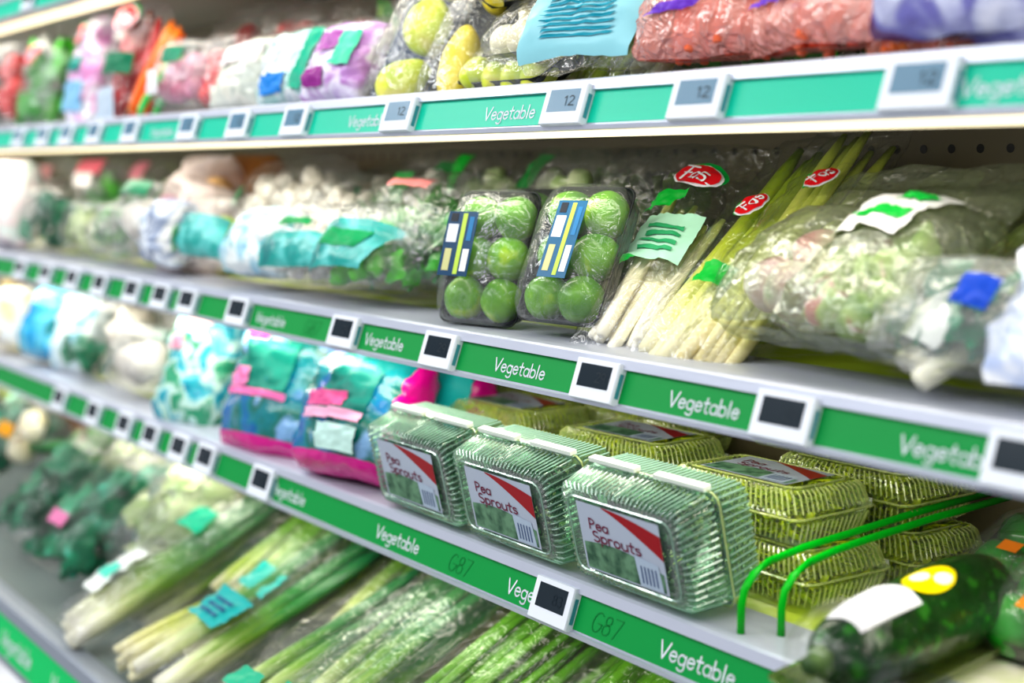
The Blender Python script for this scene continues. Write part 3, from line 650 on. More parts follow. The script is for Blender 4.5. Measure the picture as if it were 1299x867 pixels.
put(k_stalk, 'chilli_bag', 'bag of chillies', 193, .045, 'A', .06, .15, .03, 32, 8, 'small bright green chilli pair leaning against the orange chillies', mat=veg('#10b040', '#3fe070', 8, .3), n=2, r0=.007, r1=.012, name='chilli', film_=False)
put(k_balls, 'radish_bag', 'bag of radishes', 226, .06, 'A', .16, .135, .10, 22, 5, 'milky bag of pink radishes with green tops left of the two white bags', mat=PINK, fm=MILKY, n=8, r=.024, name='radish', lab=[(-.05, .3, .5, .75, '#0f7a5a'), (-.4, .0, .1, .4, '#f4f2f6')])
put(k_balls, 'radish_bag', 'bag of radishes', 262, .07, 'A', .13, .14, .09, 22, 5, 'clear bag of red radishes squeezed between a milky bag and a white bag', mat=REDV, fm=HAZY, n=9, r=.022, name='radish')
put(k_print, 'white_bag', 'packaged vegetables', 300, .055, 'A', .17, .125, .06, 24, 5, 'plain cream white bag leaning back on the teal-railed shelf', cols=('#b8bfae', '#e6e4d6', '#d8dcd0', '#a8b0a8'), lab=[(-.4, .4, .55, .85, '#f6e8ea')])  # blotch tones paint the shading of the folds into the bag
put(k_print, 'white_bag', 'packaged vegetables', 362, .055, 'A', .17, .13, .06, 26, 5, 'white bag with a blue patch at its foot and green side bands', cols=('#a8c0cc', '#e0e6e8', '#9ccac4', '#d8e4ea'), lab=[(-.3, .15, .06, .3, '#1a80d8'), (.25, .4, .08, .95, '#12a080')])  # fold shading put into the white and tinted blotches
put(k_print, 'purple_bag', 'packaged vegetables', 418, .055, 'A', .16, .13, .06, 26, 5, 'lilac and purple printed bag with a mint spot left of the pear tray', cols=('#c8a8e0', '#ece4f8', '#b880c8'), lab=[(-.3, .2, .55, .8, '#a050a0'), (-.3, .1, .08, .3, '#902a88'), (.15, .4, .3, .75, '#48c8a0')])
for i, (px, lb) in enumerate(((296, 'rearmost left red tomato bag glimpsed above the white bags'), (345, 'red tomato bag behind the bag with the blue patch'), (390, 'red vegetable bag behind the purple bag'), (440, 'dark red vegetable bag in the shade left of the pear tray'))):
    put(k_balls, 'tomato_bag', 'bag of vegetables', px, .24+.02*(i % 2), 'A', .16, .24-.01*i, .11, 14, 0, lb, 'red vegetable bags behind the white bags', mat=REDV, fm=HAZY, n=10, r=.027, name='tomato', key=i % 2)
for i, (px, lb) in enumerate(((325, 'cream bag standing between the white bags and the red tomatoes'), (385, 'pale yellow bag resting above the blue patched bag'), (425, 'peach coloured bag resting behind the purple bag'))):
    put(k_balls, 'cream_bag', 'bag of vegetables', px, .15, 'A', .16, .15, .08, 20, 0, lb, mat=CREAM if i < 2 else YELP, fm=MILKY, n=8, r=.026, name='potato', key=i)
put(k_tray, 'pear_tray', 'tray of pears', 492, .055, 'A', .15, .30, .06, 27, 2, 'tall dark blue tray of yellow green pears behind clear film', mat=PEAR, r=.036, cols=1, rows=3, name='pear', tray='#15325a', el=1.25, taper=.18, dimple=.05, lab=[(-.35, .25, .72, .9, '#e8e4e0')])
put(k_tray, 'mango_tray', 'tray of fruit', 558, .055, 'A', .11, .30, .055, 30, 2, 'narrow tray of long yellow fruit right of the pear tray', mat=MANGO, r=.03, cols=1, rows=2, name='yellow_fruit', tray='#20242a', el=2.1, taper=.2)
put(k_tray, 'yellow_pack', 'tray of fruit', 622, .05, 'A', .17, .10, .055, 58, 4, 'low black tray of pale yellow vegetables at the rail, right of the long yellow fruit', mat=PEAR, r=.022, cols=4, rows=2, name='pale_fruit', tray='#181c20', el=1.4, dimple=0)
put(k_tray, 'yellow_pack', 'tray of fruit', 655, .07, 'A', .15, .12, .05, 50, -6, 'small black tray of cream mushrooms overlapping the blue striped bag', mat=CREAM, r=.024, cols=3, rows=2, name='mushroom', tray='#14181c', dz=.025)
put(k_tray, 'yellow_pack', 'tray of fruit', 655, .12, 'A', .2, .14, .06, 50, 0, 'black tray heaped with bright yellow fruit, topmost of the yellow packs', mat=MANGO, r=.03, cols=3, rows=2, name='yellow_fruit', tray='#14181c', el=1.4, dz=.11)
put(k_tray, 'yellow_pack', 'tray of fruit', 585, .16, 'A', .2, .14, .06, 40, 0, 'tray of yellow fruit high behind the long yellow fruit', mat=MANGO, r=.03, cols=3, rows=2, name='yellow_fruit', tray='#14181c', el=1.4, dz=.10)
put(k_leafy, 'striped_bag', 'bag of vegetables', 757, .045, 'A', .20, .17, .055, 28, 12, 'clear bag with pale blue horizontal stripes over green leaves', mat=G_YEL, fm=HAZY, n=30, lab=[(-.44, .42, .03, .62, plain('#8fd0dc', .3), .08, 9, '#0890a8')])
put(k_stalk, 'green_vegetable_bag', 'bag of vegetables', 815, .09, 'A', .14, .30, .07, 45, 0, 'clear bag of long green stalks between the striped bag and the red net bag', mat=CELERY, n=10, r0=.009, r1=.007)
put(k_stalk, 'green_vegetable_bag', 'bag of vegetables', 740, .16, 'A', .16, .28, .08, 35, -20, 'clear bag of green stalks lying behind the blue striped bag', mat=SPRING, n=10, r0=.009, r1=.007, key=2)
for i, (px, w_, lb) in enumerate(((905, .20, 'coral red net bag of carrots with purple print, left of the other coral bag'), (1030, .22, 'right one of the two front coral red carrot bags, beside the deep orange one'))):
    put(k_stalk, 'carrot_bag', 'bag of carrots', px, .06, 'A', w_, .17, .075, 26, 16-24*i, lb, 'coral carrot bags', mat=grad([(0, '#ff7040'), (1, '#ffb098')]), n=12, r0=.006, r1=.014, name='carrot', fm=film('#ffb8a8', .6, .32, 1.2, '#ffa492'), lab=[(-.32, -.05, .20, .26, '#6a34c0', .12), (-.25, .02, .31, .36, '#7a48c8', .1), (.1, .35, .26, .31, '#7a48c8', .1), (-.1, .3, .66, .74, '#6a3ac0', .3)], key=i)
put(k_stalk, 'carrot_bag', 'bag of carrots', 1138, .06, 'A', .12, .15, .06, 28, 0, 'deep orange bag of carrots next to the tall tag', mat=ORANGE, n=8, r0=.006, r1=.014, name='carrot', fm=film('#ffb070', .3, .2, .7, '#ff7a30'), key=3)
put(k_stalk, 'carrot_bag', 'bag of carrots', 1060, .17, 'A', .22, .16, .08, 40, 0, 'coral bag of carrots lying behind the front coral bags', 'coral carrot bags', mat=grad([(0, '#ff7040'), (1, '#ffb098')]), n=10, r0=.006, r1=.014, name='carrot', fm=film('#ffb8a8', .6, .32, 1.2, '#ffa492'), dz=.04, key=4)
for i, (px, lb) in enumerate(((1205, 'white bag with purple foot at the right end of the teal-railed shelf'), (1275, 'rightmost white and purple bag on the teal-railed shelf'))):
    put(k_print, 'purple_bag', 'packaged vegetables', px, .06, 'A', .18, .15, .07, 28, 6-12*i, lb, cols=('#f0f0fb', '#c8cce8', '#6a68b0', '#4a0c50'), scale=12, key=i)
for i, px in enumerate((500, 570, 840, 930, 1040, 1150, 1240)):
    put(k_leafy, 'green_leaf_bag', 'bag of greens', px, .30, 'A', .17, .24, .12, 8, 0, ['bag of greens behind the pear tray', 'bag of greens behind the long yellow fruit', 'bag of greens behind the long green stalks', 'dark leafy bag behind the left coral bag', 'dark leafy bag behind the right coral bag', 'leafy bag behind the deep orange carrots', 'leafy bag behind the white and purple bags'][i], 'leafy bags at the back of the teal-railed shelf', mat=G_LEAF, fm=HAZY, key=i % 2)

# ---- middle shelf (B)
put(k_print, 'white_bag', 'packaged vegetables', 14, .08, 'B', .18, .22, .12, 8, 0, 'white and pink bag at the left edge of the middle shelf', cols=('#f8f6f4', '#e6e8e8', '#f4dcdc', '#e6f0e8'))
put(k_leafy, 'dark_green_bag', 'bag of greens', 52, .07, 'B', .19, .15, .12, 20, 0, 'dark teal leafy bag low at the left of the middle shelf', mat=G_DARK, n=34, size=.07)
put(k_balls, 'white_bag', 'bag of vegetables', 70, .22, 'B', .18, .24, .12, 10, 0, 'pale pink milky bag behind the dark teal leafy bag', mat=GARLIC, fm=MILKY, n=8, r=.03, name='garlic_bulb', lab=[(-.3, .3, .7, .85, '#f0a0a8')])
put(k_leafy, 'dark_green_bag', 'bag of greens', 98, .07, 'B', .16, .12, .10, 25, 0, 'small clear bag of white and blue green leaves right of the dark teal bag', mat=G_PALE, fm=HAZY, n=24)
put(k_leafy, 'green_pepper_bag', 'bag of peppers', 128, .19, 'B', .22, .22, .14, 14, 0, 'bright green vegetable bag with a red label on the middle shelf', mat=G_BRIGHT, n=36, size=.08, fm=HAZY, lab=[(-.3, .35, .76, .93, '#f07080'), (-.2, .3, .6, .76, '#f2ece8')])
put(k_leafy, 'green_pepper_bag', 'bag of peppers', 175, .24, 'B', .16, .22, .12, 14, 0, 'green bag with a pink top right of the red-labelled bag', mat=G_LEAF, n=26, fm=HAZY, lab=[(-.4, .3, .72, .92, '#e88a98')])
put(k_leafy, 'dark_green_bag', 'bag of greens', 138, .06, 'B', .17, .12, .10, 28, 0, 'green and white bag at the rail left of the white bag with a green cap', mat=G_LEAF, fm=MILKY, n=24)
put(k_balls, 'white_bag', 'bag of vegetables', 176, .06, 'B', .18, .16, .11, 22, 0, 'round white vegetables in a bag with a dark green cap', mat=MUSH, fm=HAZY, n=5, r=.042, name='turnip', lab=[(-.45, .4, .70, .9, '#08704a')])
put(k_print, 'blue_bag', 'packaged vegetables', 208, .055, 'B', .14, .13, .09, 22, 0, 'pale blue and white bag left of the large cream paper bag', cols=('#8fb8d0', '#e8eef8', '#7888a8', '#e6e8e8'))
put(k_balls, 'paper_bag', 'bag of potatoes', 236, .13, 'B', .25, .25, .15, 16, 0, 'large cream and pale pink bag with tan potatoes at its foot', mat=TAN, n=7, r=.036, name='potato', fm=film('#fff4f0', .6, .15, .9, '#eedcd6'), neck=1, cr=.012, lab=[(-.3, .1, .52, .6, '#c890a0'), (-.2, .1, .34, .4, '#d8a0a8')])
put(k_balls, 'onion_bag', 'bag of onions', 292, .24, 'B', .19, .23, .13, 12, 0, 'orange brown onion bag right of the large cream bag', mat=ONION, n=8, r=.04, name='onion', fm=film('#ffd8b0', .3, .15, .5, '#e89a50'))
put(k_balls, 'pepper_bag', 'bag of peppers', 263, .05, 'B', .17, .13, .10, 32, 8, 'yellow green pepper bag with teal foot hanging over the green rail', mat=veg('#8fae0a', '#d6e02a', 10, .25), n=4, r=.036, name='pepper', fm=CLEAR, lab=[(-.25, .45, .02, .55, TEALI), (-.48, -.28, .05, .4, '#0f8a48')])
put(k_print, 'blue_bag', 'packaged vegetables', 322, .05, 'B', .17, .12, .08, 34, 8, 'pale blue bag of white sprouts next to the yellow green pepper bag', cols=('#58a8cc', '#a8d4e4', '#eef4f4', '#5ab8c0'))
for i, (px, Y, dz, lb) in enumerate(((330, .15, .02, 'bag of white mushrooms with green bands above the pale blue bag'), (372, .17, .03, 'bag of white mushrooms directly left of the teal-labelled bag'), (415, .15, .03, 'bag of white mushrooms above the teal label'), (398, .26, .05, 'bag of white mushrooms deep on the shelf above the others'), (462, .22, .05, 'bag of pale mushrooms beside a green tag on the middle shelf'), (350, .27, .04, 'bag of white mushrooms right of the orange brown onions'))):
    put(k_balls, 'mushroom_bag', 'bag of mushrooms', px, Y, 'B', .18, .16, .10, 35, 6*(i % 3)-6, lb, 'white mushroom bags heaped on the middle shelf', mat=MUSH, fm=CLEAR, n=30, r=.018, name='mushroom', bump=.25, dz=dz, key=i % 2, lab=[(-.42, -.1, .25, .5, '#18905a')] if i in (0, 4) else [(.05, .4, .0, .22, '#a83048')] if i in (2,) else None, freq=2.5)
for i, (px, w_, lb) in enumerate(((392, .20, 'clear bag with a teal label and black edge at the green rail'), (452, .16, 'clear bag with a teal leaf-shaped label left of the green leafy bag'))):
    put(k_balls, 'teal_label_bag', 'packaged vegetables', px, .045, 'B', w_, .14, .08, 38, 14, lb, mat=MUSH if i == 0 else G_BRIGHT, fm=HAZY, n=16, r=.017, name='sprout', bump=.2, key=i, lab=[(-.40, .36, .05, .42, TEALI, .1), (-.3, .1, .50, .6, '#10904a')] if i == 0 else [(-.46, .4, .08, .62, TEALI, .25), (-.25, .25, .28, .48, '#0a9a58', .15)])
for i, (px, Y, lb) in enumerate(((432, .12, 'leafy green bag just behind the teal leaf-shaped label'), (475, .06, 'leafy green bag with pink corner at the rail, second left of the lime packs'), (512, .08, 'leafy green bag touching the left lime pack'), (540, .16, 'leafy green bag partly behind the left lime pack'))):
    put(k_leafy, 'green_leaf_bag', 'bag of greens', px, Y, 'B', .16, .19, .10, 38, 10, lb, 'green leafy bags left of the limes', mat=G_BRIGHT if i % 2 else G_LEAF, fm=CLEAR, n=34, size=.06, key=10+i % 2, lab=[(-.2, .3, .8, .95, '#e88a8a')] if i == 1 else None)
put(k_tray, 'lime_pack', 'pack of limes', 603, .045, 'B', .138, .178, .052, 17, 13, 'shrink-wrapped pack of six limes with a blue label, left one of two', band=(-.33, .05, .30, .78, '#0e3c60'), **LIMEKW)
put(k_tray, 'lime_pack', 'pack of limes', 708, .055, 'B', .138, .178, .052, 24, 8, 'shrink-wrapped pack of six limes partly behind the spring onion bag, right one of two', band=(-.06, .28, .25, .80, '#0c5a84'), key=2, **LIMEKW)
put(k_tray, 'lime_pack', 'pack of limes', 675, .18, 'B', .138, .178, .052, 12, 8, 'third lime pack standing in the dark behind the front two', key=3, band=(-.24, .12, .25, .83, '#156a8a'), **LIMEKW)
for i, (px, lb) in enumerate(((350, 'brown onion bag under the shelf above, left of three'), (415, 'brown onion bag in the dark behind the mushrooms, middle of three'), (470, 'brown onion bag nearest the green-tagged bags'))):
    put(k_balls, 'onion_bag', 'bag of onions', px, .34, 'B', .19, .20, .13, 10, 0, lb, 'brown onion bags at the back', mat=ONION, n=10, r=.03, name='onion', fm=HAZY, key=i % 2)
for i, (px, lb) in enumerate(((500, 'bag of pale garlic with a large green label'), (540, 'clear bag with green ties above the left lime pack'), (590, 'clear bag with a bright green label above the limes'), (640, 'clear bag with a green top label under the shelf edge'), (690, 'dim clear wrapped greens above the gap between the limes'))):
    put(k_balls, 'garlic_bag', 'bag of garlic', px, .25+.03*(i % 2), 'B', .15, .20, .10, 14, 0, lb, mat=GARLIC if i < 2 else G_PALE, fm=CLEAR, n=14, r=.019, name='garlic_bulb', bump=.15, dz=.045, key=20+i, lab=[[(-.3, .1, .45, .75, '#2fa048', .15)], [(-.1, .25, .70, .85, '#2a8a40', .2)], [(-.35, -.1, .5, .9, '#18b030', .3)], [(.0, .2, .62, .9, '#1f8a3a', .2)], None][i])
for i, (px, lb) in enumerate(((735, 'dark wrapped cabbage behind the right lime pack'), (790, 'dark wrapped cabbage under the shelf above, next to the logo bag'))):
    put(k_leafy, 'dark_wrapped_greens', 'wrapped greens', px, .29, 'B', .19, .22, .13, 10, 0, lb, mat=veg('#2a3a1c', '#6a8a3a', 18, .4, '#9ab060'), fm=HAZY, n=26, size=.09, key=i, dz=.03)
put(k_stalk, 'spring_onion_bag', 'bag of spring onions', 768, .045, 'B', .13, .37, .06, 50, 14, 'clear bag of white stalks with a big red oval logo near its top', mat=ASPARW, n=10, r0=.0085, r1=.0075, wob=.004, lab=[(-.3, .32, .34, .55, plain('#a8dcc0', .3), .0, 4, '#2a9a60'), (-.42, -.15, .30, .34, '#10a838', .1), (-.35, -.02, .58, .65, '#08a030', .15)], logo=(.0, .73, .042, -24, .5), jit=.3, fill=.78)
put(k_stalk, 'celery_bag', 'bag of celery', 826, .045, 'B', .10, .40, .055, 52, 10, 'clear bag of yellow green celery stalks with a red logo sticker', mat=CELERYP, n=5, r0=.015, r1=.010, wob=.004, lab=[(.0, .4, .26, .34, '#08a030')], logo=(.1, .58, .022, 62, .6), jit=.1)
put(k_stalk, 'celery_bag', 'bag of celery', 888, .045, 'B', .10, .41, .055, 50, 6, 'clear bag of slim yellow stalks left of the big milky radish bag', mat=LEMON, n=8, r0=.009, r1=.008, wob=.005, logo=(.15, .66, .021, 62, .6), key=5, jit=.1)
put(k_stalk, 'celery_bag', 'bag of celery', 850, .12, 'B', .09, .38, .05, 46, 0, 'clear empty-topped bag of pale stalks rising behind the celery', mat=CELERY, n=4, r0=.011, r1=.007, key=6, jit=.2)
put(k_balls, 'radish_bag', 'bag of radishes', 985, .045, 'B', .19, .27, .10, 57, 4, 'large milky bag of pink and white radishes with a twisted top', mat=veg('#c04a80', '#e8dce4', 14, .3, '#c8d4b8'), fm=film('#eef4dc', .16, .3, .9, '#c4ccaa'), n=8, r=.032, name='radish', fill=.62, cr=.009)
put(k_balls, 'salad_bag', 'bag of vegetables', 1062, .045, 'B', .16, .29, .09, 58, 0, 'milky bag of mixed salad with a white label striped in green', mat=veg('#4f8418', '#c4d89a', 22, .4, '#d0788a'), fm=film('#eef4dc', .14, .3, .9, '#c4ccaa'), n=14, r=.024, name='salad_piece', bump=.3, fill=.7, cr=.009, lab=[(-.30, .22, .36, .66, '#f0eef0', .12), (-.22, .14, .43, .48, '#10a838', .05), (-.02, .2, .54, .585, '#10a838', .05)])
put(k_stalk, 'rhubarb_bag', 'bag of vegetables', 1120, .10, 'B', .15, .30, .08, 60, -4, 'milky bag of pink and green stalks right of the green-striped label', mat=RHUB, fm=film('#eef4dc', .10, .3, .9, '#c4ccaa'), n=9, r0=.010, r1=.008, key=8)
put(k_stalk, 'leek_bag', 'bag of leeks', 1118, .035, 'B', .10, .38, .06, 60, -22, 'white wrapped leek bundle slanting up to the right edge of the middle shelf', mat=LEEK, fm=HAZY, n=4, r0=.014, r1=.014, key=8, lab=[(-.4, .4, .05, .3, '#dfe4e2')])
put(k_leafy, 'dark_green_bag', 'bag of greens', 1175, .05, 'B', .15, .11, .08, 50, 0, 'small clear bag with a blue patch low by the rail at the right', mat=G_DARK, fm=MILKY, n=22, lab=[(.15, .36, .25, .55, '#0a40b8')])
put(k_print, 'white_bag', 'packaged vegetables', 1318, .05, 'B', .12, .27, .06, 42, 10, 'white and pale blue printed pack at the right edge of the middle shelf', cols=('#e8eefa', '#b8c8ec', '#f6f8fd'), lab=[(-.45, .45, .66, .86, '#30b030'), (-.3, .3, .3, .5, '#a0b4e0')])
for i, (px, lb) in enumerate(((1075, 'green striped bag lying against the back panel'), (1140, 'clear bag of greens with an upright red logo at the back panel'), (1245, 'dim clear bag of greens at the back panel by the right edge'))):
    put(k_leafy, 'green_leaf_bag', 'bag of greens', px, .30, 'B', .17, .14, .08, 30, 10, lb, mat=G_PALE if i else G_LEAF, fm=HAZY, n=26, key=30+i, logo=(.1, .78, .028, 70) if i == 1 else None, lab=[(-.4, .4, .55, .75, '#40a870')] if i == 0 else None)

# ---- lower shelf (C)
put(k_balls, 'yellow_pepper_bag', 'bag of peppers', 10, .22, 'C', .2, .2, .13, 14, 0, 'yellow and cream vegetable bag at the left edge of the lower shelf', mat=YELP, fm=HAZY, n=7, r=.04, name='pepper')
put(k_balls, 'yellow_pepper_bag', 'bag of peppers', 75, .30, 'C', .22, .23, .13, 14, 0, 'yellow and orange vegetable bag high behind the blue bag', mat=YELP, fm=HAZY, n=8, r=.04, name='pepper', key=2, lab=[(-.4, .4, .6, .7, '#f0b020')])
put(k_print, 'cream_bag', 'packaged vegetables', 12, .07, 'C', .17, .16, .12, 18, 0, 'cream bag low at the left edge of the lower shelf', cols=('#f8f4e0', '#e8d8a0', '#e6e8e8'))
put(k_print, 'blue_bag', 'packaged vegetables', 55, .06, 'C', .17, .19, .10, 24, 10, 'bright blue printed bag on the far left of the lower shelf', cols=('#0c78b8', '#18a0d8', '#60c8e8', '#0a7880'), scale=10)
put(k_print, 'blue_bag', 'packaged vegetables', 82, .07, 'C', .14, .21, .09, 24, 10, 'pale ice blue bag right of the bright blue bag', cols=('#c0e4f0', '#eaf6f8', '#70c0d8'), scale=10)
put(k_leafy, 'dark_green_bag', 'bag of greens', 108, .06, 'C', .12, .10, .10, 25, 10, 'small dark green bag at the rail under the ice blue bag', mat=G_DARK, n=24)
put(k_leafy, 'green_leaf_bag', 'bag of greens', 100, .24, 'C', .2, .24, .12, 14, 0, 'clear bag with teal leaves above the ice blue bag', mat=G_DARK, fm=MILKY, n=22, key=41)
put(k_leafy, 'green_leaf_bag', 'bag of greens', 150, .30, 'C', .2, .25, .12, 14, 0, 'clear bag of green leaves with a salmon edge below the second rail', mat=G_PALE, fm=MILKY, n=22, key=42, lab=[(.1, .4, .8, .95, '#f0a090'), (-.4, 0, .6, .9, '#2a9a6a')])
put(k_balls, 'cauliflower_bag', 'bag of vegetables', 140, .09, 'C', .17, .15, .13, 20, 0, 'bag of cream coloured cauliflower left of the whitest bag', mat=MUSH, n=4, r=.05, name='cauliflower', bump=.3, fm=CLEAR, dz=.03, freq=3)
put(k_balls, 'cauliflower_bag', 'bag of vegetables', 165, .20, 'C', .2, .21, .13, 18, 0, 'large cream cauliflower bag high under the green rail', mat=CREAM, n=5, r=.055, name='cauliflower', bump=.25, fm=HAZY, key=2, freq=3)
put(k_balls, 'cauliflower_bag', 'bag of vegetables', 168, .06, 'C', .19, .14, .11, 26, 8, 'grey white vegetable bag at the ledge left of the teal bag', mat=GARLIC, n=5, r=.04, name='cauliflower', bump=.2, fm=MILKY, key=3)
put(k_leafy, 'green_leaf_bag', 'bag of greens', 205, .17, 'C', .2, .25, .13, 18, 0, 'white and green cabbage bag above the teal bag', mat=G_PALE, fm=MILKY, n=22, key=44, lab=[(-.3, .3, .35, .5, '#0c8a70')])
put(k_print, 'teal_bag', 'packaged vegetables', 232, .045, 'C', .17, .25, .10, 24, 14, 'speckled teal and white bag leaning left of the magenta-edged bags', cols=('#0a80a0', '#28b0c0', '#c8ece0', '#2f9a70'), scale=22, lab=[(-.1, .3, .78, .92, '#f0b8b0'), (-.25, 0, .55, .66, '#f0a0b8')])
def pink_bag(px, Y, w, l, d, lean, yaw, lb, key, lab):
    return put(k_print, 'magenta_edged_bag', 'packaged vegetables', px, Y, 'C', w, l, d, lean, yaw, lb, 'blue bags with magenta edges', cols=('#0a2c98', '#0468a8', '#047a84', '#0c6858', '#7aa8d8'), edge='#d8008a', scale=11, key=key, lab=lab)
pink_bag(335, .045, .26, .24, .11, 26, 12, 'blue printed bag with magenta edges, left of the row', 1, [(-.25, .25, .42, .78, '#0c7a68'), (-.28, -.08, .78, .9, '#f01890'), (-.3, -.1, .42, .56, '#f080b8'), (-.3, .28, .36, .41, '#f070b0', .0)])
pink_bag(432, .03, .22, .20, .12, 30, 12, 'blue printed bag with a thick magenta right corner beside the first sprout box', 2, [(-.15, .3, .42, .78, '#0a7064'), (-.3, .12, .44, .56, '#e85a98'), (-.3, .3, .34, .42, '#f8b0d0', .0), (-.05, .3, .12, .3, '#c8ece4')])
pink_bag(470, .20, .22, .24, .11, 18, 6, 'blue and lilac bag with a magenta spot behind the middle one', 3, [(-.2, .3, .3, .8, '#1898a0'), (0, .2, .82, .93, '#f03098')])
pink_bag(345, .19, .22, .235, .11, 18, 6, 'lilac topped bag with a pink stripe below the second rail', 4, [(-.4, .42, .80, .93, '#f0308a'), (-.4, .42, .6, .78, '#c8c4ec')])
pink_bag(568, .19, .24, .20, .10, 14, 6, 'turquoise bag with a small magenta house shape behind the first sprout box', 5, [(-.46, .46, .06, .96, '#0ca8a8'), (-.1, .06, .50, .74, '#e80088'), (-.1, .06, .34, .5, '#f088c0')])
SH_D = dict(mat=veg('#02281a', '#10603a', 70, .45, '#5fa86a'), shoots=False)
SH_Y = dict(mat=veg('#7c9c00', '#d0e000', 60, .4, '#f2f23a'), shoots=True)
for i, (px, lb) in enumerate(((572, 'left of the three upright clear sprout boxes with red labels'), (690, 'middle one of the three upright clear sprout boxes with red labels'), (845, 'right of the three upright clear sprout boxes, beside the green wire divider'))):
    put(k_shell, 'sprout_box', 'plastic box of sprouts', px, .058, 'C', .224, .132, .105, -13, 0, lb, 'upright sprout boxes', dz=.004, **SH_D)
# boxes lying flat, label up, in stacks
def flat_box(px, Y, lv, yaw, lb, w=.212, l=.135, d=.062):
    z = DECK['C']+.002+lv*.064
    o = put(k_shell, 'sprout_box', 'plastic box of sprouts', px, Y, 'C', w, l, d, 0, 0, lb, 'flat stacked sprout boxes', key='flat', **SH_Y)
    zc = z+d*.52; X = PX(px, Y, zc)
    rot = Matrix.Rotation(R(yaw), 3, 'Z') @ Matrix.Rotation(-R(90), 3, 'X')
    o.rotation_euler = rot.to_euler(); o.location = Vector((X, Y, zc))-rot @ Vector((0, 0, l/2))
    return o
flat_box(972, .19, 1, 2, 'flat sprout box with a red and cream label on top, beside the green divider')
flat_box(992, .19, 0, -1, 'flat sprout box at the bottom under the red-labelled box by the divider')
flat_box(810, .23, 1, 3, 'flat sprout box with a red corner label behind the right upright box')
flat_box(800, .23, 0, 1, 'flat sprout box at the bottom behind the right upright box')
flat_box(655, .24, 1, 2, 'flat sprout box with a bare lid behind the middle upright box')
flat_box(655, .24, 0, 0, 'flat sprout box at the bottom behind the middle upright box')
flat_box(690, .37, 2, 2, 'topmost yellow green sprout box under the second rail tag')
flat_box(700, .37, 1, 0, 'flat sprout box second from the top in the rear left stack')
flat_box(700, .37, 0, 0, 'flat sprout box at the bottom of the rear left stack')
flat_box(830, .375, 1, 1, 'flat sprout box at the back, under the rail between two tags')
flat_box(830, .375, 0, 1, 'flat sprout box at the bottom of the rear middle stack')
flat_box(1060, .34, 2, 0, 'flat sprout box on top of the rear right stack, crossed shoots showing')
flat_box(1105, .34, 1, 1, 'flat sprout box in the rear right stack just above the green wire')
flat_box(1118, .34, 0, 0, 'flat sprout box at the bottom of the rear right stack behind the wire')
# green wire divider
dv = empty('wire_divider', (0, 0, DECK['C'])); tag(dv, 'bright green bent wire divider between the sprout boxes and the courgette', 'shelf divider')
for k, xx in enumerate((-.985, -1.012)):
    mb = MB(); z1 = .092-.006*k
    pts = [(xx, .062-.03*k, -.004), (xx, .062-.03*k, .03), (xx, .068-.03*k, .055)]+[(xx, .068-.03*k+.05*math.sin(R(a)), .055+(z1-.055)*(1-math.cos(R(a)))) for a in (20, 40, 60, 80)]
    pts = [(xx, .06-.03*k, -.004), (xx, .06-.03*k, .03), (xx, .064-.03*k, .046), (xx, .076-.03*k, .06), (xx, .098-.03*k, .07), (xx, .14-.02*k, .077), (xx, .20, .082), (xx, .30, .089), (xx, .43, .094)]
    mb.tube(pts, .0042, 10); mb.build('wire', plain('#00a818', .25), dv)
